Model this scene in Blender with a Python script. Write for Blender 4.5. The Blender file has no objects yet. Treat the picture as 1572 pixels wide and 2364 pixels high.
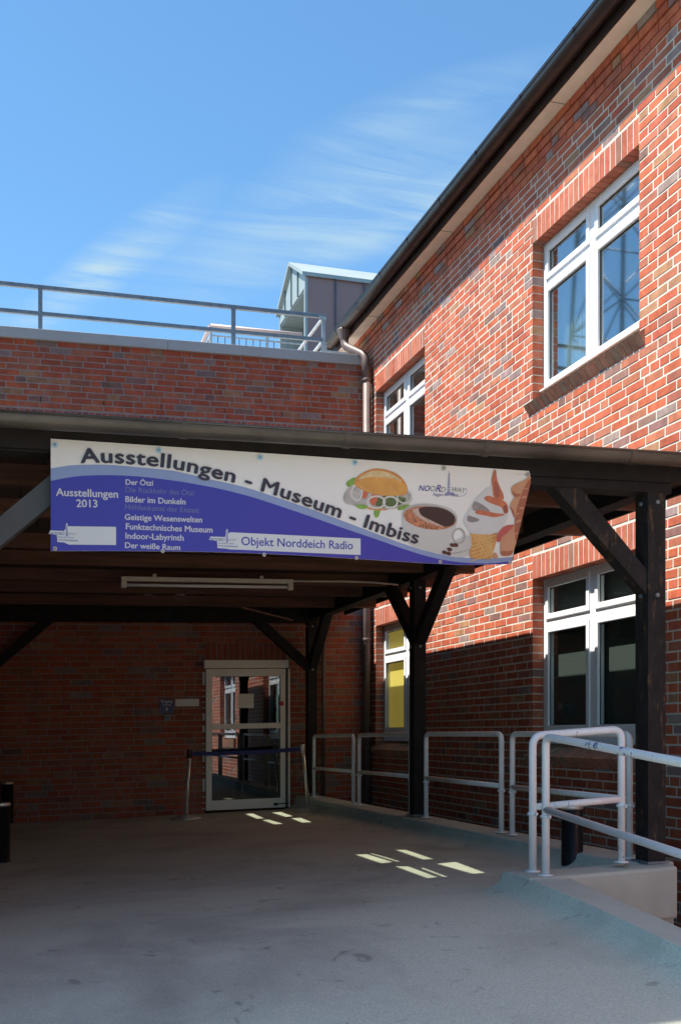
import bpy, bmesh, math, random
from mathutils import Vector, Matrix, geometry
random.seed(7)
S = bpy.context.scene
COL = S.collection
R = math.radians

# ------------------------------------------------------------------ camera, world, sun, exposure
E = 1.45                      # eye height above the ramp under the camera; heights below are given relative to it
CAMX, CAMY = -4.52, -13.60
YAW = math.atan(756 / 2500.0)
CY, SY = math.cos(YAW), math.sin(YAW)
cam_d = bpy.data.cameras.new('camera')
cam = bpy.data.objects.new('camera', cam_d)
COL.objects.link(cam)
cam.location = (CAMX, CAMY, E)
cam.rotation_euler = (R(90), 0, -YAW)
cam_d.sensor_fit = 'VERTICAL'
cam_d.sensor_height = 36.0
cam_d.sensor_width = 24.0
cam_d.lens = 2500 / 2364.0 * 36.0
cam_d.shift_y = (1695 - 1182) / 2364.0
cam_d.clip_end = 2000
S.camera = cam

SUN_DIR = Vector((1.0, -0.05, -2.03)).normalized()
sun_d = bpy.data.lights.new('sun', 'SUN')
sun_d.energy = 3.9
sun_d.angle = R(0.5)
sun_d.color = (1.0, 0.95, 0.87)
sun = bpy.data.objects.new('sun', sun_d)
COL.objects.link(sun)
sun.rotation_euler = SUN_DIR.to_track_quat('-Z', 'Y').to_euler()
sun.location = (-10, 0, 20)

world = bpy.data.worlds.new('World')
S.world = world
world.use_nodes = True
wn = world.node_tree
wn.nodes.clear()
def WN(t, **kw):
    n = wn.nodes.new(t)
    for k, v in kw.items():
        setattr(n, k, v)
    return n
w_out = WN('ShaderNodeOutputWorld')
w_bg = WN('ShaderNodeBackground')
w_bg.inputs['Strength'].default_value = 0.12
sky = WN('ShaderNodeTexSky', sky_type='NISHITA', sun_disc=False)
sky.sun_elevation = math.atan(2.03)
sky.sun_rotation = R(-90)
sky.altitude = 0
sky.air_density = 1.0
sky.dust_density = 0.4
sky.ozone_density = 2.5
tc = WN('ShaderNodeTexCoord')
sep = WN('ShaderNodeSeparateXYZ')
wn.links.new(tc.outputs['Generated'], sep.inputs[0])
mx = WN('ShaderNodeMath', operation='MAXIMUM'); mx.inputs[1].default_value = 0.06
wn.links.new(sep.outputs['Z'], mx.inputs[0])
dx = WN('ShaderNodeMath', operation='DIVIDE'); dy = WN('ShaderNodeMath', operation='DIVIDE')
wn.links.new(sep.outputs['X'], dx.inputs[0]); wn.links.new(mx.outputs[0], dx.inputs[1])
wn.links.new(sep.outputs['Y'], dy.inputs[0]); wn.links.new(mx.outputs[0], dy.inputs[1])
comb = WN('ShaderNodeCombineXYZ')
wn.links.new(dx.outputs[0], comb.inputs[0]); wn.links.new(dy.outputs[0], comb.inputs[1])
mp = WN('ShaderNodeMapping')
mp.inputs['Rotation'].default_value = (0, 0, R(-62))
mp.inputs['Scale'].default_value = (0.35, 1.15, 1.0)
mp.inputs['Location'].default_value = (0.35, 0.9, 0.0)
wn.links.new(comb.outputs[0], mp.inputs['Vector'])
nz = WN('ShaderNodeTexNoise'); nz.inputs['Scale'].default_value = 1.3; nz.inputs['Detail'].default_value = 7; nz.inputs['Roughness'].default_value = 0.55; nz.inputs['Distortion'].default_value = 0.7
wn.links.new(mp.outputs[0], nz.inputs['Vector'])
rmp = WN('ShaderNodeValToRGB')
rmp.color_ramp.elements[0].position = 0.62; rmp.color_ramp.elements[0].color = (0, 0, 0, 1)
rmp.color_ramp.elements[1].position = 0.88; rmp.color_ramp.elements[1].color = (0.25, 0.25, 0.25, 1)
wn.links.new(nz.outputs['Fac'], rmp.inputs[0])
wmix = WN('ShaderNodeMixRGB'); wmix.inputs['Color2'].default_value = (1.55, 2.15, 2.5, 1)
prev = rmp.outputs[0]
nz2 = WN('ShaderNodeTexNoise'); nz2.inputs['Scale'].default_value = 3.2; nz2.inputs['Detail'].default_value = 9; nz2.inputs['Roughness'].default_value = 0.62; nz2.inputs['Distortion'].default_value = 1.2
mp2 = WN('ShaderNodeMapping'); mp2.inputs['Rotation'].default_value = (0, 0, R(-64)); mp2.inputs['Scale'].default_value = (0.7, 2.6, 1.0)
wn.links.new(comb.outputs[0], mp2.inputs['Vector']); wn.links.new(mp2.outputs[0], nz2.inputs['Vector'])
nzr = WN('ShaderNodeMapRange'); nzr.inputs['From Min'].default_value = 0.36; nzr.inputs['From Max'].default_value = 0.66; wn.links.new(nz2.outputs['Fac'], nzr.inputs['Value'])
for (cx0, cy0, ang, hl, hw, k) in ((0.19, 2.36, -69, 0.50, 0.085, 0.95), (0.55, 2.05, -66, 0.60, 0.20, 0.75), (0.78, 1.92, -62, 0.40, 0.12, 0.7), (0.62, 1.62, -50, 0.3, 0.08, 0.4), (0.02, 2.75, -60, 0.7, 0.12, 0.3), (-1.6, 0.6, 20, 1.2, 0.25, 0.6), (1.4, -1.2, 50, 1.0, 0.3, 0.6)):
    pm_ = WN('ShaderNodeMapping', vector_type='TEXTURE'); pm_.inputs['Location'].default_value = (cx0, cy0, 0); pm_.inputs['Rotation'].default_value = (0, 0, R(ang)); pm_.inputs['Scale'].default_value = (hl, hw, 1)
    wn.links.new(comb.outputs[0], pm_.inputs['Vector'])
    gr = WN('ShaderNodeTexGradient', gradient_type='SPHERICAL'); wn.links.new(pm_.outputs[0], gr.inputs[0])
    sm = WN('ShaderNodeMath', operation='SMOOTH_MIN'); sm.inputs[1].default_value = 0.8; sm.inputs[2].default_value = 0.2; wn.links.new(gr.outputs['Fac'], sm.inputs[0])
    nn = WN('ShaderNodeMath', operation='MULTIPLY_ADD'); wn.links.new(nzr.outputs[0], nn.inputs[0]); nn.inputs[1].default_value = 0.9 * k; nn.inputs[2].default_value = 0.22 * k
    mu = WN('ShaderNodeMath', operation='MULTIPLY'); wn.links.new(sm.outputs[0], mu.inputs[0]); wn.links.new(nn.outputs[0], mu.inputs[1])
    adn = WN('ShaderNodeMath', operation='ADD', use_clamp=True); wn.links.new(prev, adn.inputs[0]); wn.links.new(mu.outputs[0], adn.inputs[1]); prev = adn.outputs[0]
wn.links.new(prev, wmix.inputs['Fac'])
wtint = WN('ShaderNodeMixRGB', blend_type='MULTIPLY'); wtint.inputs['Fac'].default_value = 1.0
wtint.inputs['Color2'].default_value = (0.44, 0.63, 0.68, 1)
wn.links.new(sky.outputs[0], wtint.inputs['Color1'])
wn.links.new(wtint.outputs[0], wmix.inputs['Color1'])
wn.links.new(wmix.outputs[0], w_bg.inputs['Color'])
wn.links.new(w_bg.outputs[0], w_out.inputs['Surface'])

vs = S.view_settings
vs.view_transform = 'Standard'; vs.look = 'None'; vs.gamma = 1; vs.use_curve_mapping = False
vs.exposure = 1.55
S.cycles.max_bounces = 8; S.cycles.diffuse_bounces = 2; S.cycles.glossy_bounces = 4; S.cycles.transparent_max_bounces = 12
S.cycles.use_denoising = True

# ------------------------------------------------------------------ measured geometry helpers
KX = 0.0237                                  # everything built along the rear wing rises this much per metre to the right
def ray(x, v):
    a = (x - 786) / 2500.0
    return a * CY + SY, -a * SY + CY, (1695 - v) / 2500.0
def on_y(x, v, Y):                           # point of the plane y = Y -> (X, h)
    rx, ry, rz = ray(x, v); t = (Y - CAMY) / ry
    return CAMX + rx * t, rz * t
def on_x(x, v, X):                           # point of the plane x = X -> (Y, h)
    rx, ry, rz = ray(x, v); t = (X - CAMX) / rx
    return CAMY + ry * t, rz * t
def px_of(X, Y, h):
    a, b = X - CAMX, Y - CAMY
    xc, z = a * CY - b * SY, a * SY + b * CY
    return 786 + 2500 * xc / z, 1695 - 2500 * h / z, z
def sh(X, h): return h + KX * X

ORG = {}
class MB:
    def __init__(s): s.v = []; s.f = []; s.c = []; s.sm = []
    def quad(s, *p, col=None, smooth=False):
        n = len(s.v); s.v += [tuple(q) for q in p]; s.f.append(tuple(range(n, n + len(p)))); s.c.append(col); s.sm.append(smooth)
    def hexa(s, p, col=None):                # p: 8 points, bottom 0-3 ccw, top 4-7
        n = len(s.v); s.v += [tuple(q) for q in p]
        for f in ((3, 2, 1, 0), (4, 5, 6, 7), (0, 1, 5, 4), (1, 2, 6, 5), (2, 3, 7, 6), (3, 0, 4, 7)):
            s.f.append(tuple(n + i for i in f)); s.c.append(col); s.sm.append(False)
        return s
    def box(s, x0, x1, y0, y1, z0, z1, shear=False, col=None):
        x0, x1 = min(x0, x1), max(x0, x1); y0, y1 = min(y0, y1), max(y0, y1); z0, z1 = min(z0, z1), max(z0, z1)
        k = KX if shear else 0
        return s.hexa([(x, y, z + k * x) for z in (z0, z1) for x, y in ((x0, y0), (x1, y0), (x1, y1), (x0, y1))], col)
    def bar(s, a, b, w, d, up=(0, 0, 1)):    # square bar from a to b, w across, d along "up"
        a, b = Vector(a), Vector(b); t = (b - a).normalized(); u = Vector(up)
        sd = t.cross(u).normalized(); u = sd.cross(t).normalized()
        P = []
        for q in (a, b):
            P += [q - sd * w / 2 - u * d / 2, q + sd * w / 2 - u * d / 2, q + sd * w / 2 + u * d / 2, q - sd * w / 2 + u * d / 2]
        return s.hexa(P)
    def prism(s, poly, fn, a, b):            # poly (p,q) extruded a..b, fn(p,q,r)->xyz
        n = len(s.v); m = len(poly)
        s.v += [fn(p, q, a) for p, q in poly] + [fn(p, q, b) for p, q in poly]
        s.f.append(tuple(range(n, n + m))[::-1]); s.f.append(tuple(range(n + m, n + 2 * m)))
        for i in range(m):
            j = (i + 1) % m; s.f.append((n + i, n + j, n + m + j, n + m + i))
        s.c += [None] * (m + 2); s.sm += [False] * (m + 2)
        return s
    def tube(s, path, r, n=12, caps=True, smooth=True, r2=None):
        path = [Vector(p) for p in path]; m = len(path); base = len(s.v)
        prev = None
        for i, p in enumerate(path):
            t = ((path[i + 1] - p) if i == 0 else (p - path[i - 1]) if i == m - 1 else (path[i + 1] - p).normalized() + (p - path[i - 1]).normalized()).normalized()
            if prev is None:
                prev = t.orthogonal().normalized()
            prev = (prev - t * prev.dot(t)).normalized(); bn = t.cross(prev)
            rr = r if r2 is None else r + (r2 - r) * i / (m - 1)
            for k in range(n):
                an = 2 * math.pi * k / n
                s.v.append(tuple(p + prev * (rr * math.cos(an)) + bn * (rr * math.sin(an))))
        for i in range(m - 1):
            for k in range(n):
                k2 = (k + 1) % n
                s.f.append((base + i * n + k, base + i * n + k2, base + (i + 1) * n + k2, base + (i + 1) * n + k)); s.c.append(None); s.sm.append(smooth)
        if caps:
            s.f.append(tuple(base + k for k in range(n))[::-1]); s.f.append(tuple(base + (m - 1) * n + k for k in range(n))); s.c += [None] * 2; s.sm += [False] * 2
        return s
    def lathe(s, c, prof, n=24, tilt=None):  # prof: (r, z) list
        c = Vector(c); base = len(s.v); m = len(prof)
        for r, z in prof:
            for k in range(n):
                an = 2 * math.pi * k / n; q = Vector((r * math.cos(an), r * math.sin(an), z))
                if tilt is not None: q = tilt @ q
                s.v.append(tuple(c + q))
        for i in range(m - 1):
            for k in range(n):
                k2 = (k + 1) % n
                s.f.append((base + i * n + k, base + i * n + k2, base + (i + 1) * n + k2, base + (i + 1) * n + k)); s.c.append(None); s.sm.append(True)
        s.f.append(tuple(base + k for k in range(n))[::-1]); s.f.append(tuple(base + (m - 1) * n + k for k in range(n))); s.c += [None] * 2; s.sm += [False] * 2
        return s

def mesh_of(name, mb, mat, off=Vector((0, 0, 0)), smooth=False):
    me = bpy.data.meshes.new(name)
    me.from_pydata([(v[0] - off[0], v[1] - off[1], v[2] - off[2]) for v in mb.v], [], mb.f)
    if mat: me.materials.append(mat)
    me.polygons.foreach_set('use_smooth', [bool(x) or smooth for x in mb.sm])
    if any(c is not None for c in mb.c):
        at = me.color_attributes.new('tone', 'FLOAT_COLOR', 'CORNER')
        data = []
        for f, c in zip(mb.f, mb.c):
            data += list(c or (0.4, 0.12, 0.07, 1)) * len(f)
        at.data.foreach_set('color', data)
    me.update()
    return me

def part(name, mb, mat, parent=None, bevel=0, smooth=False, label=None, stuff=False):
    off = ORG[parent] if parent else Vector((0, 0, 0))
    if parent is None:                       # thing that is one mesh: put its origin at its base
        xs = [v[0] for v in mb.v]; ys = [v[1] for v in mb.v]; zs = [v[2] for v in mb.v]
        off = Vector(((min(xs) + max(xs)) / 2, (min(ys) + max(ys)) / 2, min(zs)))
    me = mesh_of(name, mb, mat, off, smooth)
    o = bpy.data.objects.new(name, me); COL.objects.link(o)
    if parent: o.parent = parent
    else: o.location = off + Vector((0, 0, E))
    ORG[o] = off
    if bevel:
        b = o.modifiers.new('bevel', 'BEVEL'); b.width = bevel; b.segments = 2; b.limit_method = 'ANGLE'
    if label: o['label'] = label
    if stuff: o['kind'] = 'stuff'
    return o
def thing(name, label, cat, loc, group=None):
    o = bpy.data.objects.new(name, None); COL.objects.link(o)
    o.empty_display_size = 0.1
    ORG[o] = Vector(loc); o.location = Vector(loc) + Vector((0, 0, E))
    o['label'] = label; o['category'] = cat
    if group: o['group'] = group
    return o
def tag(o, label, cat, group=None):
    o['label'] = label; o['category'] = cat
    if group: o['group'] = group
    return o
def structure(name, mb, mat, **kw):
    o = part(name, mb, mat, None, **kw); o['kind'] = 'structure'; return o
def kids(o): return [c for c in bpy.data.objects if c.parent == o]
def copy_tree(o, loc=None, parent=None, label=None):
    c = o.copy(); COL.objects.link(c); ORG[c] = ORG[o]
    if parent: c.parent = parent
    if loc is not None: c.location = Vector(loc) + (Vector((0, 0, 0)) if parent else Vector((0, 0, E)))
    if label: c['label'] = label
    for ch in kids(o):
        copy_tree(ch, None, c)
    return c

# ------------------------------------------------------------------ materials
def mat(name, col, rough=0.6, metal=0.0, var=0.15, scale=6.0, bump=0.0, bscale=60.0, spec=0.5, src=None, stretch=None, detail=5, tint=None):
    m = bpy.data.materials.new(name); m.use_nodes = True; nt = m.node_tree; N = nt.nodes; L = nt.links
    b = N['Principled BSDF']
    b.inputs['Roughness'].default_value = rough; b.inputs['Metallic'].default_value = metal
    b.inputs['Specular IOR Level'].default_value = spec
    t = N.new('ShaderNodeTexCoord'); g = t.outputs['Object']
    if src == 'world':
        ge = N.new('ShaderNodeNewGeometry'); g = ge.outputs['Position']
    if stretch:
        mpn = N.new('ShaderNodeMapping'); mpn.inputs['Scale'].default_value = stretch; L.new(g, mpn.inputs[0]); g = mpn.outputs[0]
    n = N.new('ShaderNodeTexNoise'); n.inputs['Scale'].default_value = scale; n.inputs['Detail'].default_value = detail; n.inputs['Roughness'].default_value = 0.6
    L.new(g, n.inputs['Vector'])
    r = N.new('ShaderNodeValToRGB'); r.color_ramp.elements[0].position = 0.3; r.color_ramp.elements[1].position = 0.72
    c = Vector(col[:3]); lo = c * (1 - var); hi = c * (1 + var)
    if tint: hi = Vector(tint)
    r.color_ramp.elements[0].color = (*lo, 1); r.color_ramp.elements[1].color = (*[min(1, x) for x in hi], 1)
    L.new(n.outputs['Fac'], r.inputs[0]); L.new(r.outputs[0], b.inputs['Base Color'])
    if bump:
        n2 = N.new('ShaderNodeTexNoise'); n2.inputs['Scale'].default_value = bscale; n2.inputs['Detail'].default_value = 6; L.new(g, n2.inputs['Vector'])
        bp = N.new('ShaderNodeBump'); bp.inputs['Strength'].default_value = bump; bp.inputs['Distance'].default_value = 0.01
        L.new(n2.outputs['Fac'], bp.inputs['Height']); L.new(bp.outputs[0], b.inputs['Normal'])
    return m

def brick_mat(name, objcol):
    m = bpy.data.materials.new(name); m.use_nodes = True; nt = m.node_tree; N = nt.nodes; L = nt.links
    b = N['Principled BSDF']; b.inputs['Roughness'].default_value = 0.72; b.inputs['Specular IOR Level'].default_value = 0.2
    if objcol: c = N.new('ShaderNodeObjectInfo').outputs['Color']
    else:
        a = N.new('ShaderNodeAttribute'); a.attribute_name = 'tone'; c = a.outputs['Color']
    ge = N.new('ShaderNodeNewGeometry')
    n = N.new('ShaderNodeTexNoise'); n.inputs['Scale'].default_value = 11; n.inputs['Detail'].default_value = 5; n.inputs['Roughness'].default_value = 0.65
    L.new(ge.outputs['Position'], n.inputs['Vector'])
    r = N.new('ShaderNodeValToRGB'); r.color_ramp.elements[0].position = 0.32; r.color_ramp.elements[0].color = (0.82, 0.80, 0.80, 1)
    r.color_ramp.elements[1].position = 0.7; r.color_ramp.elements[1].color = (1.22, 1.26, 1.3, 1)
    L.new(n.outputs['Fac'], r.inputs[0])
    mm = N.new('ShaderNodeMixRGB'); mm.blend_type = 'MULTIPLY'; mm.inputs['Fac'].default_value = 1
    L.new(c, mm.inputs['Color1']); L.new(r.outputs[0], mm.inputs['Color2'])
    # pale bloom in patches
    n3 = N.new('ShaderNodeTexNoise'); n3.inputs['Scale'].default_value = 2.3; n3.inputs['Detail'].default_value = 4; L.new(ge.outputs['Position'], n3.inputs['Vector'])
    r3 = N.new('ShaderNodeValToRGB'); r3.color_ramp.elements[0].position = 0.5; r3.color_ramp.elements[0].color = (0, 0, 0, 1)
    r3.color_ramp.elements[1].position = 0.75; r3.color_ramp.elements[1].color = (0.22, 0.22, 0.22, 1); L.new(n3.outputs['Fac'], r3.inputs[0])
    m3 = N.new('ShaderNodeMixRGB'); m3.inputs['Color2'].default_value = (0.45, 0.22, 0.145, 1)
    L.new(r3.outputs[0], m3.inputs['Fac']); L.new(mm.outputs[0], m3.inputs['Color1'])
    mp4 = N.new('ShaderNodeMapping'); mp4.inputs['Scale'].default_value = (2.6, 2.6, 0.45); L.new(ge.outputs['Position'], mp4.inputs[0])
    n4 = N.new('ShaderNodeTexNoise'); n4.inputs['Scale'].default_value = 1.6; n4.inputs['Detail'].default_value = 6; n4.inputs['Roughness'].default_value = 0.65; L.new(mp4.outputs[0], n4.inputs['Vector'])
    r4 = N.new('ShaderNodeValToRGB'); r4.color_ramp.elements[0].position = 0.34; r4.color_ramp.elements[0].color = (0.80, 0.79, 0.80, 1)
    r4.color_ramp.elements[1].position = 0.6; r4.color_ramp.elements[1].color = (1.04, 1.04, 1.04, 1); L.new(n4.outputs['Fac'], r4.inputs[0])
    m4 = N.new('ShaderNodeMixRGB'); m4.blend_type = 'MULTIPLY'; m4.inputs['Fac'].default_value = 1; L.new(m3.outputs[0], m4.inputs['Color1']); L.new(r4.outputs[0], m4.inputs['Color2'])
    L.new(m4.outputs[0], b.inputs['Base Color'])
    n2 = N.new('ShaderNodeTexNoise'); n2.inputs['Scale'].default_value = 55; n2.inputs['Detail'].default_value = 6; L.new(ge.outputs['Position'], n2.inputs['Vector'])
    bp = N.new('ShaderNodeBump'); bp.inputs['Strength'].default_value = 0.35; bp.inputs['Distance'].default_value = 0.004
    L.new(n2.outputs['Fac'], bp.inputs['Height']); L.new(bp.outputs[0], b.inputs['Normal'])
    return m
def glass_mat(name, ior=1.9, tint=(0.75, 0.83, 0.80), rough=0.0):
    m = bpy.data.materials.new(name); m.use_nodes = True; nt = m.node_tree; N = nt.nodes; L = nt.links; N.clear()
    o = N.new('ShaderNodeOutputMaterial'); tr = N.new('ShaderNodeBsdfTransparent'); tr.inputs[0].default_value = (*tint, 1)
    gl = N.new('ShaderNodeBsdfGlossy'); gl.inputs['Roughness'].default_value = rough; gl.inputs['Color'].default_value = (0.95, 0.98, 1, 1)
    f0 = ((ior - 1) / (ior + 1)) ** 2 * 1.6         # two panes; the same from either side
    ge = N.new('ShaderNodeNewGeometry'); dt = N.new('ShaderNodeVectorMath'); dt.operation = 'DOT_PRODUCT'; L.new(ge.outputs['Normal'], dt.inputs[0]); L.new(ge.outputs['Incoming'], dt.inputs[1])
    def MT(op, a, b, c=None):
        q = N.new('ShaderNodeMath'); q.operation = op
        for i, v in enumerate((a, b, c)):
            if v is None: continue
            if isinstance(v, (int, float)): q.inputs[i].default_value = v
            else: L.new(v, q.inputs[i])
        return q.outputs[0]
    w_ = MT('POWER', MT('SUBTRACT', 1.0, MT('ABSOLUTE', dt.outputs['Value'], None)), 5.0)
    fr = MT('MULTIPLY_ADD', w_, 1 - f0, f0); mx_ = N.new('ShaderNodeMixShader')
    L.new(fr, mx_.inputs[0]); L.new(tr.outputs[0], mx_.inputs[1]); L.new(gl.outputs[0], mx_.inputs[2]); L.new(mx_.outputs[0], o.inputs['Surface'])
    return m

M_brick_o = brick_mat('brick_single', True)
M_brick_s = brick_mat('brick_joined', False)
M_mortar = mat('mortar', (0.58, 0.55, 0.47), 0.9, var=0.15, scale=14, bump=0.2, bscale=120, src='world')
M_mortar_b = mat('mortar_rear_shade', (0.25, 0.215, 0.20), 0.9, var=0.2, scale=9, bump=0.2, bscale=120, src='world')  # darker mortar for the rear wing, shade put into its colour
M_timber = mat('dark_stained_timber', (0.017, 0.015, 0.015), 0.75, spec=0.25, var=0.35, scale=9, bump=0.3, bscale=40, stretch=(1, 1, 1))
M_joist = mat('brown_timber', (0.115, 0.048, 0.026), 0.7, var=0.5, scale=3.5, bump=0.25, bscale=30, stretch=(0.5, 6, 6), src='world')
M_deck = mat('roof_deck', (0.045, 0.026, 0.018), 0.8, var=0.3)
M_zinc = mat('weathered_gutter', (0.082, 0.072, 0.060), 0.48, metal=0.35, var=0.45, scale=2.2, bump=0.12, bscale=14, src='world', stretch=(1, 1, 4))
M_gutter = mat('black_brown_gutter', (0.045, 0.030, 0.026), 0.33, metal=0.3, var=0.3, scale=5)
M_pipe = mat('brown_downpipe', (0.12, 0.082, 0.075), 0.5, metal=0.05, var=0.18, scale=7)
M_soffit = mat('soffit_render', (0.88, 0.76, 0.62), 0.8, var=0.1, scale=4, bump=0.08)
M_roof = mat('roof_tiles', (0.03, 0.028, 0.03), 0.7, var=0.3)
M_coping = mat('grey_coping', (0.36, 0.37, 0.37), 0.5, metal=0.1, var=0.07, scale=3)
M_galv = mat('galvanised_steel', (0.20, 0.24, 0.27), 0.48, metal=0.45, var=0.22, scale=14)
M_galvl = mat('bright_galvanised', (0.46, 0.48, 0.49), 0.5, metal=0.3, var=0.25, scale=20)
M_upvc = mat('white_window_frame', (0.80, 0.80, 0.82), 0.35, var=0.03, scale=3)
M_glass = glass_mat('window_glass', 1.55, (0.80, 0.86, 0.83), 0.02)
M_glass_u = glass_mat('upper_window_glass', 3.0, (0.62, 0.72, 0.72), 0.03)
M_doorglass = glass_mat('door_glass', 2.1, (0.6, 0.64, 0.62))
M_room = mat('room_wall', (0.55, 0.58, 0.55), 0.9, var=0.1)
M_dark = mat('dark_interior', (0.03, 0.03, 0.03), 0.9)
M_yellow = mat('yellow_blind_glow', (0.80, 0.60, 0.13), 0.8, var=0.05, scale=2)
M_yellow.node_tree.nodes['Principled BSDF'].inputs['Emission Color'].default_value = (0.85, 0.62, 0.12, 1)   # the blind itself glows, in place of daylight coming through it
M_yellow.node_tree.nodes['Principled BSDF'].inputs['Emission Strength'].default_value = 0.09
M_curtain = mat('pale_curtain', (0.50, 0.56, 0.50), 0.85, var=0.12, scale=3, stretch=(1, 8, 0.3))
M_whitepaint = mat('white_rail_paint', (0.78, 0.80, 0.80), 0.38, var=0.07, scale=9)
M_block = mat('painted_concrete', (0.43, 0.475, 0.42), 0.85, var=0.10, scale=3.5, bump=0.15, bscale=50, src='world')
M_alu = mat('door_frame_paint', (0.80, 0.77, 0.70), 0.5, var=0.03)
M_black = mat('black_enamel', (0.012, 0.012, 0.013), 0.3, var=0.1)
M_chrome = mat('polished_steel', (0.72, 0.69, 0.63), 0.38, metal=0.75, var=0.1)
M_belt = mat('blue_belt', (0.02, 0.03, 0.16), 0.7)
M_lampbody = mat('cream_lamp_body', (0.62, 0.58, 0.47), 0.5, var=0.08)
M_tube = mat('white_lamp_tube', (0.8, 0.8, 0.78), 0.3, var=0.02)
M_cheek = mat('brown_metal_cladding', (0.27, 0.175, 0.168), 0.5, metal=0.3, var=0.07, scale=1.5, src='world')
M_verd = mat('pale_green_cladding', (0.31, 0.36, 0.355), 0.5, metal=0.3, var=0.08, scale=1.5)
M_verdd = mat('green_seam', (0.10, 0.16, 0.17), 0.5, metal=0.3)
M_handrail = mat('pink_wood_handrail', (0.62, 0.47, 0.42), 0.6, var=0.1)
M_grey = mat('grey_render', (0.40, 0.38, 0.36), 0.85, var=0.08)
M_paper = mat('white_paper', (0.72, 0.71, 0.66), 0.7, var=0.04)
M_sign = mat('blue_sign', (0.02, 0.025, 0.14), 0.4, var=0.03)
M_signtxt = mat('sign_letters', (0.62, 0.64, 0.7), 0.5, var=0.02)
M_red = mat('red_sticker', (0.5, 0.03, 0.03), 0.4, var=0.03)

def chipped():
    m = mat('chipped_white_paint', (0.78, 0.81, 0.82), 0.36, var=0.05, scale=9)
    nt = m.node_tree; N = nt.nodes; L = nt.links; b = N['Principled BSDF']
    old = b.inputs['Base Color'].links[0].from_socket
    t = N.new('ShaderNodeTexCoord'); n = N.new('ShaderNodeTexNoise'); n.inputs['Scale'].default_value = 26; n.inputs['Detail'].default_value = 4; n.inputs['Roughness'].default_value = 0.7
    L.new(t.outputs['Object'], n.inputs['Vector'])
    n1 = N.new('ShaderNodeTexNoise'); n1.inputs['Scale'].default_value = 2.4; L.new(t.outputs['Object'], n1.inputs['Vector'])
    ad = N.new('ShaderNodeMath'); ad.operation = 'MULTIPLY'; L.new(n.outputs['Fac'], ad.inputs[0]); L.new(n1.outputs['Fac'], ad.inputs[1])
    r = N.new('ShaderNodeValToRGB'); r.color_ramp.elements[0].position = 0.352; r.color_ramp.elements[0].color = (0, 0, 0, 1)
    r.color_ramp.elements[1].position = 0.360; r.color_ramp.elements[1].color = (1, 1, 1, 1)
    L.new(ad.outputs[0], r.inputs[0])
    mm = N.new('ShaderNodeMixRGB'); mm.inputs['Color2'].default_value = (0.10, 0.13, 0.30, 1)
    L.new(r.outputs[0], mm.inputs['Fac']); L.new(old, mm.inputs['Color1']); L.new(mm.outputs[0], b.inputs['Base Color'])
    return m
M_chip = chipped()

def worn_timber():
    m = mat('worn_timber', (0.019, 0.017, 0.017), 0.75, spec=0.25, var=0.35, scale=9, bump=0.3, bscale=40)
    nt = m.node_tree; N = nt.nodes; L = nt.links; b = N['Principled BSDF']
    old = b.inputs['Base Color'].links[0].from_socket
    g = N.new('ShaderNodeNewGeometry'); n = N.new('ShaderNodeTexNoise'); n.inputs['Scale'].default_value = 14; n.inputs['Detail'].default_value = 7; n.inputs['Roughness'].default_value = 0.75
    mp_ = N.new('ShaderNodeMapping'); mp_.inputs['Scale'].default_value = (1.6, 1.6, 0.35); L.new(g.outputs['Position'], mp_.inputs[0]); L.new(mp_.outputs[0], n.inputs['Vector'])
    r = N.new('ShaderNodeValToRGB'); r.color_ramp.elements[0].position = 0.56; r.color_ramp.elements[0].color = (0, 0, 0, 1)
    r.color_ramp.elements[1].position = 0.64; r.color_ramp.elements[1].color = (0.8, 0.8, 0.8, 1); L.new(n.outputs['Fac'], r.inputs[0])
    mm = N.new('ShaderNodeMixRGB'); mm.inputs['Color2'].default_value = (0.12, 0.072, 0.036, 1)
    L.new(r.outputs[0], mm.inputs['Fac']); L.new(old, mm.inputs['Color1']); L.new(mm.outputs[0], b.inputs['Base Color'])
    return m
M_worn = worn_timber()

def ground_mat():
    m = mat('ramp_coating', (0.57, 0.56, 0.45), 0.78, var=0.22, scale=110, bump=0.25, bscale=180, src='world', detail=3)
    nt = m.node_tree; N = nt.nodes; L = nt.links; b = N['Principled BSDF']
    old = b.inputs['Base Color'].links[0].from_socket
    g = N.new('ShaderNodeNewGeometry')
    for sc, lo, hi, colr, st in ((0.9, 0.45, 0.70, (0.24, 0.22, 0.19, 1), 0.6), (2.2, 0.52, 0.70, (0.60, 0.60, 0.50, 1), 0.5), (6.0, 0.62, 0.70, (0.14, 0.13, 0.11, 1), 0.55), (22.0, 0.70, 0.74, (0.06, 0.055, 0.05, 1), 0.8)):
        n = N.new('ShaderNodeTexNoise'); n.inputs['Scale'].default_value = sc; n.inputs['Detail'].default_value = 6; n.inputs['Roughness'].default_value = 0.6; n.inputs['Distortion'].default_value = 0.6
        L.new(g.outputs['Position'], n.inputs['Vector'])
        r = N.new('ShaderNodeValToRGB'); r.color_ramp.elements[0].position = lo; r.color_ramp.elements[0].color = (0, 0, 0, 1)
        r.color_ramp.elements[1].position = hi; r.color_ramp.elements[1].color = (st, st, st, 1); L.new(n.outputs['Fac'], r.inputs[0])
        mm = N.new('ShaderNodeMixRGB'); mm.inputs['Color2'].default_value = colr
        L.new(r.outputs[0], mm.inputs['Fac']); L.new(old, mm.inputs['Color1']); old = mm.outputs[0]
    L.new(old, b.inputs['Base Color'])
    return m
M_ground = ground_mat()

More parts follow.
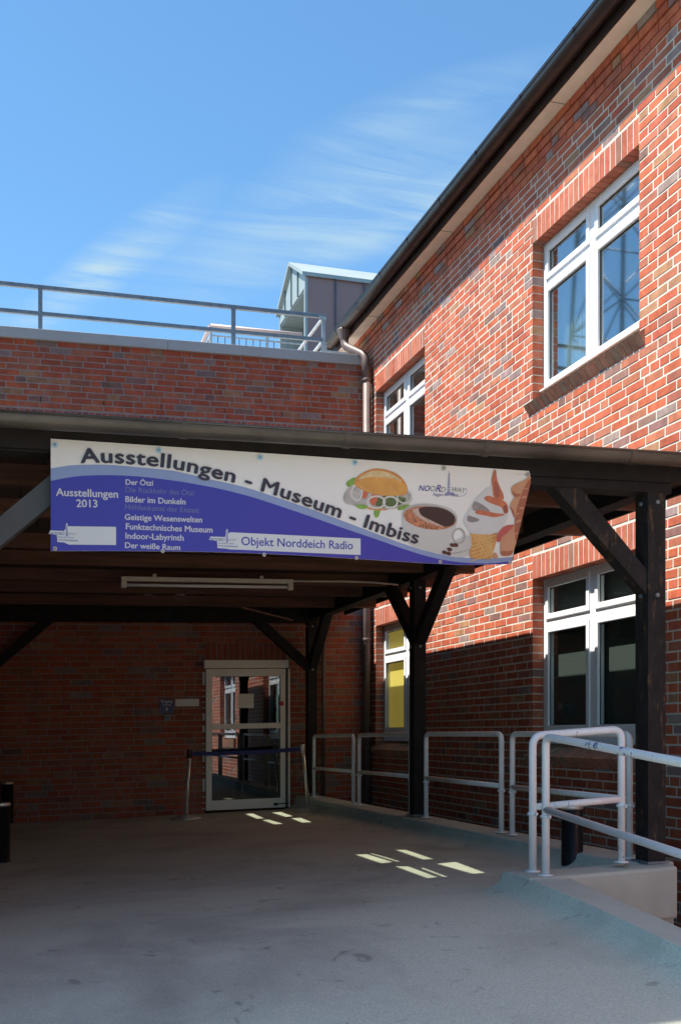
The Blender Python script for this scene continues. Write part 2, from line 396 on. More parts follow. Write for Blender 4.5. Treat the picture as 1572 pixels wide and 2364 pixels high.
# ------------------------------------------------------------------ ground: walkway, ramp, kerbs, pit
XN, XNO = -1.845, -1.595           # near kerb
XK, XKO = -1.03, -0.70             # kerb under the posts
YB0, YB1 = -8.28, -7.93            # low cross wall
def G(X, Y):
    x = max(X, -9)
    yb = -8.25
    z = -0.925 + 0.034 * x - 0.0113 * max(Y, yb)
    if Y < yb:
        d = yb - Y
        z -= 0.092 * (d - 0.35 * (1 - math.exp(-d / 0.35)))
    return z
def kdist(X, Y):
    d = 9
    for (x0, x1, y0, y1) in ((XN, XNO, -16, YB1), (XN, -0.8, YB0, YB1), (XK, XKO, YB1, 0)):
        ex = max(x0 - X, 0, X - x1); ey = max(y0 - Y, 0, Y - y1)
        d = min(d, math.hypot(ex, ey))
    return d
def GC(X, Y):
    z = G(X, Y); d = kdist(X, Y); Rr = 0.17
    if d < Rr:
        z += (Rr - math.sqrt(max(0, Rr * Rr - (Rr - d) ** 2))) * 0.60
    return z
xs = [-14, -12, -10, -8.5, -7.5] + [-7 + 0.25 * i for i in range(18)] + [-2.5 + 0.02 * i for i in range(78)]
ys = [-24, -20, -18, -16] + [-15 + 0.25 * i for i in range(25)] + [-8.75 + 0.025 * i for i in range(44)] + [-7.6 + 0.2 * i for i in range(38)] + [0.0]
xs = sorted(set(round(x, 4) for x in xs if x < XK) | {XN, XK, XK + 0.01, XN + 0.01}); ys = sorted(set(round(y, 4) for y in ys) | {YB1, YB0})
g = MB(); idx = {}
for i in range(len(xs) - 1):
    for j in range(len(ys) - 1):
        cx_, cy_ = (xs[i] + xs[i + 1]) / 2, (ys[j] + ys[j + 1]) / 2
        if cy_ < YB1 and cx_ > XN + 0.011: continue
        q = []
        for a, b in ((i, j), (i + 1, j), (i + 1, j + 1), (i, j + 1)):
            if (a, b) not in idx:
                idx[(a, b)] = len(g.v); g.v.append((xs[a], ys[b], GC(xs[a], ys[b])))
            q.append(idx[(a, b)])
        g.f.append(tuple(q)); g.c.append(None); g.sm.append(True)
structure('ramp_paving', g, M_ground)
g = MB(); g.quad((-120, -120, -3.2), (120, -120, -3.2), (120, 120, -3.2), (-120, 120, -3.2))
structure('ground', g, mat('lower_ground_paving', (0.10, 0.10, 0.095), 0.9, var=0.2, scale=2))
g = MB()                                         # body of the ramp below its surface
g.box(-14, XK + 0.02, -7.95, -0.02, -1.9, -1.20)
g.box(-14, XN + 0.03, -24, -7.95, -3.1, -2.65)
structure('ramp_base', g, M_block)

def kerb_ob(name, polyfn, label):
    m = MB(); polyfn(m)
    o = structure(name, m, M_block, bevel=0.018); o['label'] = label; return o
kz = -0.765
kerb_ob('kerb', lambda m: m.hexa([(XK, YB1 + 0.002, -1.32), (XKO, YB1 + 0.002, -1.32), (XKO, -0.01, -1.32), (XK, -0.01, -1.32),
                               (XK, YB1 + 0.002, kz), (XKO, YB1 + 0.002, kz), (XKO, -0.01, kz - 0.03), (XK, -0.01, kz - 0.03)]), 'long concrete kerb under the canopy posts')
def cross(m):
    m.hexa([(XN, YB0, -1.08), (-0.80, -8.11, -1.08), (-0.80, -7.96, -1.08), (XN, YB1, -1.08), (XN, YB0, -0.785), (-0.80, -8.11, -0.771), (-0.80, -7.96, -0.768), (XN, YB1, -0.785)])
kerb_ob('low_cross_wall', cross, 'pale low cross wall where the ramp begins')
def nkt(Y): return -0.785 - 0.0925 * (YB0 - Y)
def near(m):
    ya, yb = YB0 - 0.002, -16
    m.hexa([(XN, yb, nkt(yb) - 0.5), (XNO, yb, nkt(yb) - 0.5), (XNO, ya, nkt(ya) - 0.27), (XN, ya, nkt(ya) - 0.27),
            (XN, yb, nkt(yb)), (XNO, yb, nkt(yb)), (XNO, ya, nkt(ya)), (XN, ya, nkt(ya))])
kerb_ob('ramp_kerb', near, 'sloping concrete kerb along the ramp')

# ------------------------------------------------------------------ brickwork
PAL = [((0.47, 0.116, 0.056), 42), ((0.43, 0.104, 0.056), 22), ((0.44, 0.145, 0.082), 15), ((0.36, 0.122, 0.078), 9), ((0.25, 0.135, 0.112), 4), ((0.30, 0.21, 0.19), 4), ((0.38, 0.19, 0.105), 4)]
def tone(dark=1.0):
    c = random.choices([p[0] for p in PAL], [p[1] for p in PAL])[0]
    k = random.uniform(0.86, 1.14) * dark
    return (c[0] * k, c[1] * k * random.uniform(0.93, 1.07), c[2] * k, 1)
def lay(s0, s1, h0, h1, ch, holes, align='top'):
    """courses between h0 and h1, as (s0, s1, hb, ht); holes = list of (s0, s1, h0, h1)"""
    out = []; J = 0.012; n = int(math.ceil((h1 - h0) / ch)); prev = []
    for k in range(n):
        ht = h1 - k * ch; hb = ht - ch + J
        spans = [(s0, s1)]
        for (a, b, c, d) in holes:
            if hb + 0.01 < d and ht - 0.012 > c:
                ns = []
                for (p, q) in spans:
                    if b <= p or a >= q: ns.append((p, q)); continue
                    if a > p: ns.append((p, a))
                    if b < q: ns.append((b, q))
                spans = ns
        joints = []
        for (p, q) in spans:
            s = p; first = True
            while s < q - 0.004:
                w = 0.115 if (random.random() < 0.17) else 0.24
                if first: w = random.choice((0.115, 0.24, 0.24, 0.18)) if p > s0 + 0.01 else random.uniform(0.1, 0.24); first = False
                if any(abs(s + w - j) < 0.035 for j in prev): w = 0.115 if w > 0.2 else 0.24
                e = s + w
                if q - e < 0.05: e = q
                out.append((s, e, hb, ht)); joints.append(e); s = e + J
        prev = joints
    return out
BM = {}
def brick_mesh(w, hgt, dep):                      # local: x along, y depth (face at y=0 looking -y), z up; centred in x and z
    key = (round(w, 3), round(hgt, 3), round(dep, 3))
    if key not in BM:
        m = MB(); c = 0.003; a, b = w / 2, hgt / 2
        F = [(-a + c, 0, -b + c), (a - c, 0, -b + c), (a - c, 0, b - c), (-a + c, 0, b - c)]
        B = [(-a, c, -b), (a, c, -b), (a, c, b), (-a, c, b)]; D = [(-a, dep, -b), (a, dep, -b), (a, dep, b), (-a, dep, b)]
        m.quad(*F)
        for i in range(4):
            j = (i + 1) % 4; m.quad(B[i], B[j], F[j], F[i]); m.quad(D[i], D[j], B[j], B[i])
        BM[key] = mesh_of('brick', m, M_brick_o)
    return BM[key]
def put_brick(parent, name, s0, s1, hb, ht, frame, dep=0.11, col=None, proud=None):
    """frame: (origin fn(s,h)->xyz of face, rotation z, roll)"""
    pos, rz, roll = frame
    w, hh = s1 - s0, ht - hb
    std = min((0.24, 0.115, 0.0653, 0.212), key=lambda t: abs(t - w))
    o = bpy.data.objects.new(name, brick_mesh(std, hh, dep)); COL.objects.link(o)
    p = Vector(pos((s0 + s1) / 2, (hb + ht) / 2)); nrm = Matrix.Rotation(rz, 3, 'Z') @ Vector((0, -1, 0))
    p += nrm * (random.uniform(-0.0012, 0.0022) if proud is None else proud)
    o.parent = parent; o.location = p - ORG[parent]
    o.rotation_euler = (random.uniform(-0.006, 0.006), roll + random.uniform(-0.004, 0.004), rz)
    o.scale = (w / std, 1, 1)
    o.color = col or tone()
    return o
def joined_bricks(name, rects, xyz, parent, dep=0.11, dark=1.0):
    m = MB(); c = 0.003
    for (s0, s1, hb, ht) in rects:
        pr = random.uniform(-0.0012, 0.0022); col = tone(dark)
        F = [xyz(s0 + c, hb + c, pr), xyz(s1 - c, hb + c, pr), xyz(s1 - c, ht - c, pr), xyz(s0 + c, ht - c, pr)]
        B = [xyz(s0, hb, pr - c), xyz(s1, hb, pr - c), xyz(s1, ht, pr - c), xyz(s0, ht, pr - c)]
        D = [xyz(s0, hb, -dep), xyz(s1, hb, -dep), xyz(s1, ht, -dep), xyz(s0, ht, -dep)]
        m.quad(*F, col=col)
        for i in range(4):
            j = (i + 1) % 4; m.quad(B[i], B[j], F[j], F[i], col=col); m.quad(D[i], D[j], B[j], B[i], col=col)
    return part(name, m, M_brick_s, parent, stuff=True)

# ------------------------------------------------------------------ main building (right)
main = thing('brick_building', 'sunlit orange brick building with white windows along the right side', 'building', (1.0, -5, -3.0))
CH = 0.0744
wins = []                                          # (Yfar, Ynear)
yf = on_x(867.3, 900, 0)[0]; yn = yf - 1.75
yf2 = on_x(1228.5, 900, 0)[0]; yn2 = yf2 - 1.75
pitch = yf - yf2
cols_ = [(yf, yn), (yf2, yn2), (yf2 - pitch, yn2 - pitch), (yf2 - 2 * pitch, yn2 - 2 * pitch)]
LB, LT, UB, UT = -0.083, 1.405, 3.116, 4.455       # lower / upper opening bottoms and tops
SOL = 3 * CH
EAVE = 5.348
holes = []
for (a, b) in cols_:
    for (lo, hi) in ((LB, LT), (UB, UT)):
        holes.append((-a, -b, lo, hi + SOL - 0.001))      # opening and its lintel band; s = -Y
        holes.append((-a, -b, lo - 2 * CH, lo - 0.001))
S0, S1 = -3.0, 19.0                                # s = -Y
rects = lay(-0.02, S1, -3.0, EAVE - 3 * CH, CH, holes)
rects += lay(-3.0, -0.031, 4.7, EAVE - 3 * CH, CH, [])
def rpos(s, h): return (0, -s, h)
def rxyz(s, h, pr): return (-pr, -s, h)
rframe = (rpos, -math.pi / 2, 0)                   # local -y -> world -x ; local x -> world -y
vis = []
for i, r in enumerate(rects):
    x, v, z = px_of(0, -(r[0] + r[1]) / 2, (r[2] + r[3]) / 2)
    if 860 < x < 1585 and (0 < v < 1030 or (1165 < v < 1440 and x > 990)):
        lit = 1
        vis.append((z, i))
vis.sort(); sel = set(i for _, i in vis[:300])
for i in sel: put_brick(main, 'brick', *rects[i], rframe)
joined_bricks('brickwork', [r for i, r in enumerate(rects) if i not in sel], rxyz, main)
# stepped courses under the eaves
corb = MB()
crect = []
for k in range(3):
    for r in lay(-3.0, S1, EAVE - (k + 1) * CH, EAVE - k * CH, CH, []):
        crect.append((r, 0.012 * (3 - k)))
m = MB()
for (r, pr) in crect:
    col = tone(); pr += random.uniform(-0.001, 0.001)
    m.box(-pr, 0.1, -r[0], -r[1], r[2], r[3], col=col)
part('eaves_course', m, M_brick_s, main, stuff=True)
m = MB(); m.box(0.0035, 0.1, -S1, 3.0, EAVE - 3 * CH, EAVE)
m2 = MB()                                          # mortar and wall body with the openings left out
ed = [3.0] + sum([[a + 0.006, b - 0.006] for a, b in cols_], []) + [-S1]
for i in range(0, len(ed) - 1):
    y1, y0 = ed[i], ed[i + 1]
    if i % 2 == 0: m2.box(0.0022, 0.42, y0, y1, -3.1, EAVE - 3 * CH)
    else:
        for (c, d) in ((-3.1, LB - 0.12), (LT + 0.006, UB - 0.12), (UT + 0.006, EAVE - 3 * CH)):
            m2.box(0.0022, 0.42, y0, y1, c, d)
        m2.box(0.16, 0.42, y0, y1, LB - 0.12, LB - 0.006); m2.box(0.16, 0.42, y0, y1, UB - 0.12, UB - 0.006)
part('wall', m2, M_mortar, main)
part('eaves_mortar', m, M_mortar, main)
# lintel and sill bricks, windows
def lintel(a, hb, single, parent=main):
    n = 21; w = 1.75 / n; out = []
    for k in range(n):
        s0 = -a + k * w + 0.0045; out.append((s0, s0 + w - 0.009, hb, hb + SOL - 0.0105))
    return out
lint_s, sill_m = [], MB()
sill_col = [(0.50, 0.22, 0.14, 1), (0.42, 0.23, 0.15, 1), (0.52, 0.25, 0.16, 1), (0.38, 0.26, 0.18, 1)]
def sill_brick_mesh():
    m = MB(); T = 0.135; sx, sz = 0.56, -0.83
    # section in (X, h): top slopes from the frame to the front lip
    A = (0.150, 0.020); B = (-0.055, -0.113); C = (B[0] + T * sx, B[1] + T * sz); D = (0.150, C[1] + 0.02)
    m.prism([A, B, C, D], lambda p, q, r: (p, r, q), -0.036, 0.036)
    return mesh_of('sill_brick', m, M_brick_o)
SBM = sill_brick_mesh()
for ci, (a, b) in enumerate(cols_):
    for (lo, hi) in ((LB, LT), (UB, UT)):
        L_ = lintel(a, hi, ci < 2)
        if ci < 2:
            for r in L_:
                c = random.choices([(0.43, 0.125, 0.072, 1), (0.40, 0.112, 0.066, 1), (0.46, 0.145, 0.085, 1), (0.30, 0.145, 0.10, 1)], [6, 4, 3, 1])[0]
                o = put_brick(main, 'lintel_brick', *r, rframe, col=c)
        else: lint_s += L_
        n = 23; w = (1.75 + 0.17) / n
        for k in range(n):
            y = a + 0.085 - (k + 0.5) * w
            if ci < 2:
                o = bpy.data.objects.new('sill_brick', SBM); COL.objects.link(o); o.parent = main
                o.location = Vector((random.uniform(-0.0015, 0.0015), y, lo)) - ORG[main]; o.color = random.choice(sill_col)
            else:
                sill_m.box(-0.05, 0.1, y - 0.036, y + 0.036, lo - 0.2, lo - 0.02, col=random.choice(sill_col))
        mm = MB(); mm.prism([(0.149, 0.012), (-0.045, -0.116), (0.022, -0.216), (0.149, -0.20)], lambda p, q, r: (p, r, q + lo), b - 0.07, a + 0.07)
        part('sill_mortar', mm, M_mortar, main)
joined_bricks('lintel_bricks', lint_s, rxyz, main)
part('sill_bricks', sill_m, M_brick_s, main, stuff=True)

def ring(m, y0, y1, z0, z1, wl, wr, wb, wt, x0, x1):
    m.box(x0, x1, y0, y0 + wl, z0, z1); m.box(x0, x1, y1 - wr, y1, z0, z1)
    m.box(x0, x1, y0 + wl, y1 - wr, z0, z0 + wb); m.box(x0, x1, y0 + wl, y1 - wr, z1 - wt, z1)
FX = 0.114
def make_window(yc, z0, z1, lights, gm, name='window'):
    """lights: glass heights ((lo, hi), (lo, hi)) ; the frame mesh is the part, sashes and panes its sub-parts"""
    W = 1.75; a0, a1 = yc - W / 2, yc + W / 2; sw = 0.05
    m = MB(); (g0, g1), (g2, g3) = lights
    m.box(FX, FX + 0.07, a0, a0 + 0.056, z0, z1); m.box(FX, FX + 0.07, a1 - 0.056, a1, z0, z1)
    m.box(FX, FX + 0.07, a0 + 0.056, a1 - 0.056, z0, g0 - sw + 0.004); m.box(FX, FX + 0.07, a0 + 0.056, a1 - 0.056, g3 + sw - 0.004, z1)
    m.box(FX, FX + 0.07, yc - 0.05, yc + 0.05, g0 - sw + 0.004, g3 + sw - 0.004)
    for (p, q) in ((a0 + 0.056, yc - 0.05), (yc + 0.05, a1 - 0.056)):
        m.box(FX, FX + 0.07, p, q, g1 + sw - 0.004, g2 - sw + 0.004)
    fr = part(name, m, M_upvc, main)
    for (p, q) in ((a0 + 0.052, yc - 0.046), (yc + 0.046, a1 - 0.052)):
        for (c, d) in lights:
            s = MB(); ring(s, p, q, c - sw, d + sw, sw, sw, sw, sw, FX - 0.014, FX + 0.05)
            part('sash', s, M_upvc, fr, bevel=0.004)
            s = MB(); ring(s, p + sw - 0.001, q - sw + 0.001, c - 0.001, d + 0.001, 0.012, 0.012, 0.008, 0.014, FX + 0.008, FX + 0.012)
            part('gasket', s, M_black, fr)
            s = MB(); s.quad((FX + 0.014, p + sw, d), (FX + 0.014, q - sw, d), (FX + 0.014, q - sw, c), (FX + 0.014, p + sw, c))
            part('pane', s, gm, fr)
    s = MB(); s.box(FX - 0.05, FX - 0.002, a0 + 0.01, a1 - 0.01, z0 - 0.0, z0 + 0.012); part('drip_sill', s, M_upvc, fr)
    return fr
for ci, (a, b) in enumerate(cols_):
    yc = (a + b) / 2
    make_window(yc, LB, LT, ((0.08, 0.918), (1.0875, 1.3206)), M_glass)
    make_window(yc, UB, UT, ((3.193, 4.000), (4.166, 4.367)), M_glass_u)
# rooms behind the windows
m = MB()
for (c, d) in ((-0.9, 2.3), (2.5, 5.2)):
    m.quad((3.2, -S1, c), (3.2, 2.9, c), (3.2, 2.9, d), (3.2, -S1, d))
    m.quad((0.43, -S1, c), (3.2, -S1, c), (3.2, 2.9, c), (0.43, 2.9, c)); m.quad((0.43, -S1, d), (3.2, -S1, d), (3.2, 2.9, d), (0.43, 2.9, d))
for y in (2.9, yn - 1.2, yn2 - 1.2, yn2 - pitch - 1.2, -S1):
    m.box(0.43, 3.2, y - 0.03, y + 0.03, -0.9, 5.2)
part('room_shell', m, M_room, main)
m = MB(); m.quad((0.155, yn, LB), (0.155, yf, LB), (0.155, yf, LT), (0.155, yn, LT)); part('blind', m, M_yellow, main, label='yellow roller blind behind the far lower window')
m = MB(); m.quad((0.20, yn2, LB), (0.20, yf2, LB), (0.20, yf2, LT), (0.20, yn2, LT)); part('blind', m, mat('grey_blind', (0.05, 0.062, 0.058), 0.85, var=0.06, scale=2), main, label='dull grey blind behind the near lower window')
m = MB()
n = 60
ya, yb_ = yf2 - 0.02, yf2 - 0.55
for k in range(n):
    y0 = ya + (yb_ - ya) * k / n; y1 = ya + (yb_ - ya) * (k + 1) / n
    x0 = 0.27 + 0.02 * math.sin(k * 1.1); x1 = 0.27 + 0.02 * math.sin((k + 1) * 1.1)
    m.quad((x0, y0, UB), (x1, y1, UB), (x1, y1, UT), (x0, y0, UT), smooth=True)
part('curtain', m, M_curtain, main, label='pale curtain at the left of the large upper window')
# eaves: soffit, fascia, gutter, roof
m = MB(); m.box(-0.178, 0.1, -S1, 2.5, EAVE + 0.002, EAVE + 0.05); part('soffit', m, M_soffit, main)
m = MB()
for y in [2.0 - 2.45 * k for k in range(8)]: m.box(-0.1785, -0.001, y - 0.002, y + 0.002, EAVE - 0.0005, EAVE + 0.02)
part('soffit_joint', m, M_dark, main)
m = MB(); m.box(-0.20, -0.179, -S1, 2.5, EAVE - 0.004, EAVE + 0.14); part('fascia', m, M_gutter, main)
def gutter_mb(axis_pt, r, a, b, along='y', n=14, lip=0.012, seg=1):
    """half-round gutter shell, 3 mm thick, from a to b"""
    m = MB(); P = []
    for k in range(n + 1):
        an = math.pi + math.pi * k / n; P.append((r * math.cos(an), r * math.sin(an)))
    P = [(P[0][0] - 0.006, 0.008)] + P
    Q = [(p * (r - 0.004) / r, q * (r - 0.004) / r) for p, q in P[1:]]
    def f(p, q, t):
        return (axis_pt[0] + p, t, axis_pt[1] + q) if along == 'y' else (t, axis_pt[0] + p, axis_pt[1] + q + 0.021 * t)
    for sset in (P, Q):
        for i in range(len(sset) - 1):
            m.quad(f(*sset[i], a), f(*sset[i], b), f(*sset[i + 1], b), f(*sset[i + 1], a), smooth=True)
    return m, f
GX, GZ, GR = -0.272, 5.472, 0.078
gm_, gf = gutter_mb((GX, GZ), GR, 0.93, -S1)
gut = part('gutter', gm_, M_gutter, main)
m = MB(); m.tube([(GX - GR, 0.93, GZ + 0.006), (GX - GR, -S1, GZ + 0.006)], 0.009, 8); part('gutter_bead', m, M_gutter, gut)
m = MB(); m.prism([(GR * math.cos(math.pi + math.pi * k / 14), GR * math.sin(math.pi + math.pi * k / 14)) for k in range(15)], lambda p, q, r: (GX + p, r, GZ + q), 0.925, 0.932); part('end_cap', m, M_zinc, gut)
for k in range(16):
    y = 0.45 - 0.93 * k
    m = MB(); pts = [(GX + (GR + 0.003) * math.cos(math.pi + math.pi * j / 12), GZ + (GR + 0.003) * math.sin(math.pi + math.pi * j / 12)) for j in range(13)]
    for j in range(12):
        (p, q), (p2, q2) = pts[j], pts[j + 1]; m.quad((p, y - 0.014, q), (p, y + 0.014, q), (p2, y + 0.014, q2), (p2, y - 0.014, q2))
    m.box(GX - GR - 0.012, GX - GR + 0.012, y - 0.012, y + 0.012, GZ - 0.004, GZ + 0.022)
    part('gutter_bracket', m, M_gutter, gut)
m = MB(); m.hexa([(-0.31, -S1, GZ + 0.03), (4.5, -S1, GZ + 3.4), (4.5, 2.5, GZ + 3.4), (-0.31, 2.5, GZ + 0.03), (-0.33, -S1, GZ + 0.06), (4.5, -S1, GZ + 3.5), (4.5, 2.5, GZ + 3.5), (-0.33, 2.5, GZ + 0.06)])
part('roof', m, M_roof, main)
m = MB(); m.box(3.3, 8, -S1, 6, -3.1, 7.0); part('building_core', m, M_grey, main)
# small wire snow guard on the roof edge
yg = on_x(930, 548, -0.25)[0]
m = MB(); m.tube([(-0.30, yg - 0.06, GZ + 0.04)] + [(-0.30, yg - 0.06 * math.cos(t), GZ + 0.05 + 0.05 * math.sin(t)) for t in [math.pi * k / 8 for k in range(9)]] + [(-0.30, yg + 0.06, GZ + 0.04)], 0.005, 6); part('wire_loop', m, M_galv, main)
# downpipe with swan neck
def bez(p, n=8):
    out = []
    P = [Vector(q) for q in p]
    out.append(P[0])
    for i in range(1, len(P) - 1):
        a = P[i] + (P[i - 1] - P[i]).normalized() * min(0.09, (P[i - 1] - P[i]).length / 2); b = P[i] + (P[i + 1] - P[i]).normalized() * min(0.09, (P[i + 1] - P[i]).length / 2)
        for k in range(n + 1):
            t = k / n; out.append(a * (1 - t) ** 2 + P[i] * 2 * t * (1 - t) + b * t * t)
    out.append(P[-1]); return out
m = MB(); m.tube(bez([(GX, 0.27, GZ - 0.05), (GX, 0.27, 5.20), (-0.10, -0.11, 4.96), (-0.085, -0.12, 4.60)]), 0.055, 16)
pipe = part('downpipe', m, M_pipe, main)
m = MB(); m.tube([(-0.085, -0.12, 4.66), (-0.085, -0.12, -1.1)], 0.052, 16); part('lower_pipe', m, M_pipe, pipe)
m = MB(); m.lathe((GX, 0.27, 5.27), [(0.056, 0), (0.060, 0.02), (0.095, 0.13), (0.095, 0.15)], 16); part('outlet', m, M_pipe, pipe)
for z in (4.62, 3.0, 1.22, -0.2):
    m = MB(); m.lathe((-0.085, -0.12, z), [(0.058, 0), (0.06, 0.005), (0.06, 0.03), (0.058, 0.035)], 16); part('pipe_clip', m, M_pipe, pipe)
# dormer far up on the roof
XD = 0.51
yd0 = on_x(704, 640, XD)[0]; yd1 = on_x(645, 735, XD)[0]; ydm = (yd0 + yd1) / 2
HE, HA = 8.27, 8.83
m = MB(); m.box(XD + 0.02, XD + 4.0, yd0, yd0 + 0.05, 5.6, HE)
dorm = part('dormer', m, M_cheek, main, label='metal clad dormer above the far eaves')
m = MB(); m.box(XD, XD + 0.05, yd0 - 0.004, yd0 + 0.06, 5.6, HE); m.box(XD, XD + 0.05, yd1 - 0.06, yd1, 5.6, HE); part('corner_post', m, M_verd, dorm)
m = MB(); m.prism([(yd0, 8.06), (yd1, 8.06), (yd1, HE), (ydm, HA), (yd0, HE)], lambda p, q, r: (r, p, q), XD + 0.005, XD + 0.04); part('gable', m, M_verd, dorm)
for k in range(1, 4):
    y = yd0 + (yd1 - yd0) * k / 4; top = HE + (HA - HE) * (1 - abs(y - ydm) / (yd1 - ydm))
    m = MB(); m.box(XD - 0.02, XD + 0.01, y - 0.012, y + 0.012, 8.06, top); part('seam', m, M_verdd, dorm)
for x in (774, 840):
    X = on_y(x, 700, yd0)[0]; m = MB(); m.box(X - 0.012, X + 0.012, yd0 - 0.03, yd0, 5.6, HE); part('seam', m, mat('seam_metal', (0.10, 0.09, 0.12), 0.5, metal=0.3), dorm)
m = MB(); m.box(XD + 0.03, XD + 0.6, yd1 - 0.07, yd1 - 0.02, 5.6, 8.05); m.box(XD + 0.03, XD + 0.55, yd0 + 0.06, yd1 - 0.07, 8.02, 8.06); part('reveal', m, M_verd, dorm)
m = MB(); m.box(XD + 0.5, XD + 0.56, yd0 + 0.06, yd1 - 0.07, 5.6, 8.02); part('back_panel', m, M_verd, dorm)
m = MB(); ring(m, yd0 + 0.1, yd0 + 1.15, 6.0, 7.85, 0.09, 0.09, 0.09, 0.09, XD + 0.44, XD + 0.5); m.box(XD + 0.44, XD + 0.5, yd0 + 0.1, yd0 + 1.15, 7.3, 7.38); part('window_frame', m, M_upvc, dorm)
m = MB(); m.quad((XD + 0.47, yd0 + 0.19, 6.09), (XD + 0.47, yd0 + 1.06, 6.09), (XD + 0.47, yd0 + 1.06, 7.76), (XD + 0.47, yd0 + 0.19, 7.76)); part('pane', m, M_glass_u, dorm)
for (sg, yo) in ((-1, yd0 - 0.05), (1, yd1 + 0.05)):
    hz = HE - 0.03
    m = MB(); m.hexa([(XD - 0.06, yo, hz), (XD + 4, yo, hz), (XD + 4, ydm, HA), (XD - 0.06, ydm, HA), (XD - 0.06, yo, hz + 0.07), (XD + 4, yo, hz + 0.07), (XD + 4, ydm, HA + 0.07), (XD - 0.06, ydm, HA + 0.07)])
    part('dormer_roof', m, M_verd, dorm)

# ------------------------------------------------------------------ rear wing (back wall)
wing = thing('brick_wing', 'shaded red brick wing with flat roof across the back', 'building', (-4, 0.2, -1.1))
CB = 0.0748; COPB = 4.865
SOLT = COPB - 11 * CB                               # top of the soldier band
def wxy(s, h, pr): return (s, -pr, sh(s, h))
wframe = (lambda s, h: (s, 0, sh(s, h)), 0, -math.atan(KX))
dX0, dH1 = on_y(472.5, 1524, 0); dX1, _ = on_y(667, 1524, 0); dXb, dHb = on_y(475, 1871, 0)
dTop = dH1 - KX * dX0
dL, dR = dX0 + 0.01, dX1 - 0.005
W0, W1 = -9.0, -0.0
up = lay(W0, W1, SOLT, COPB, CB, [])
low = lay(W0, W1, -1.4, SOLT - 0.226, CB, [(dL, dR, -1.5, dTop + 0.226)])
sold = []
s = W0
while s < W1 - 0.05:
    sold.append((s, s + 0.0653, SOLT - 0.226 + 0.0105, SOLT - 0.0105 + 0.0)); s += 0.0758
dl = []
s = dL
while s < dR - 0.03:
    dl.append((s, min(s + 0.0653, dR), dTop + 0.004, dTop + 0.2155)); s += 0.0758
sel = []; rest = []
for r in up:
    x, v, z = px_of((r[0] + r[1]) / 2, 0, sh((r[0] + r[1]) / 2, (r[2] + r[3]) / 2))
    (sel if x > -20 and len(sel) < 300 else rest).append(r)
if len(sel) > 300: rest += sel[300:]; sel = sel[:300]
def wing_shade_tone():
    return tone(0.72)  # deeper red brick, darkened further to put shade into the colour
for r in sel: put_brick(wing, 'brick', *r, wframe, col=wing_shade_tone())
for r in sold:
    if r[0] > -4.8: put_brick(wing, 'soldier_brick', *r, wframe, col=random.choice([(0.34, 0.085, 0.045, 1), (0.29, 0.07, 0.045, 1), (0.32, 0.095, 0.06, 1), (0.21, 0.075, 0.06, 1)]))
    else: rest.append(r)
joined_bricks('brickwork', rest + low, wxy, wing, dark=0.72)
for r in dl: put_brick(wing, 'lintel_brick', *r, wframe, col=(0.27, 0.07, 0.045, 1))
m = MB()
m.box(W0, dL - 0.006, 0.0022, 0.4, -1.4, COPB, shear=True); m.box(dR + 0.006, 0.004, 0.0022, 0.4, -1.4, COPB, shear=True)
m.box(dL - 0.006, dR + 0.006, 0.0022, 0.4, dTop + 0.002, COPB, shear=True)
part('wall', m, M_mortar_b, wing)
for x, v in ((185, 917), (497, 935), (768, 941 ), (635, 930), (310, 915)):
    X, h = on_y(x, v, 0)
kc = SOLT + 2 * CB
for X in (-4.2, -3.45, -2.75, -1.95, -1.2, -0.65):
    m = MB(); m.box(X, X + 0.011, -0.003, 0.01, kc + 0.01 - CB, kc - 0.004, shear=True); part('weep_joint', m, M_dark, wing)
cxs = on_y(388, 800, -0.04)[0]
for (a, b) in ((W0, cxs - 0.0015), (cxs + 0.0015, -0.14)):
    m = MB(); m.box(a, b, -0.045, 0.42, COPB, COPB + 0.128, shear=True); part('coping', m, M_coping, wing, bevel=0.004)
m = MB(); m.box(W0, -0.02, 0.4, 9, 4.4, 4.6); part('flat_roof', m, M_grey, wing)
# roof railing
def rt(X): return 5.51 + 0.0125 * (X + 0.59)
def rm(X): return 5.198 + 0.0157 * (X + 0.6)
m = MB(); m.bar((W0, 0.14, rt(W0)), (-0.58, 0.14, rt(-0.58)), 0.05, 0.05)
rr = part('roof_railing', m, M_galv, wing, bevel=0.004)
m = MB(); m.bar((W0, 0.14, rm(W0)), (-0.62, 0.14, rm(-0.62)), 0.045, 0.045); part('mid_rail', m, M_galv, rr)
for x in (94, 539):
    X = on_y(x, 740, 0.14)[0]; m = MB(); m.box(X - 0.025, X + 0.025, 0.115, 0.165, 4.7, rt(X) - 0.026); part('post', m, M_galv, rr)
X = -0.60; m = MB(); m.box(X - 0.022, X + 0.022, 0.12, 0.16, 5.06, rt(X) - 0.026); part('end_post', m, M_galvl, rr)
m = MB(); m.box(X - 0.04, X + 0.04, 0.11, 0.118, 5.06, 5.17); m.box(X - 0.04, -0.27, 0.11, 0.17, 5.03, 5.0605); part('foot_bracket', m, M_galvl, rr)
m = MB(); m.box(X - 0.06, X + 0.03, 0.108, 0.114, rt(X) - 0.06, rt(X) - 0.01); part('angle_bracket', m, M_galvl, rr)
m = MB(); m.bar((X, 0.165, rt(X) - 0.01), (X, 3.2, rt(X) - 0.01), 0.03, 0.03); m.bar((X, 0.165, rm(X)), (X, 3.2, rm(X)), 0.03, 0.03); part('return_rail', m, M_galvl, rr)
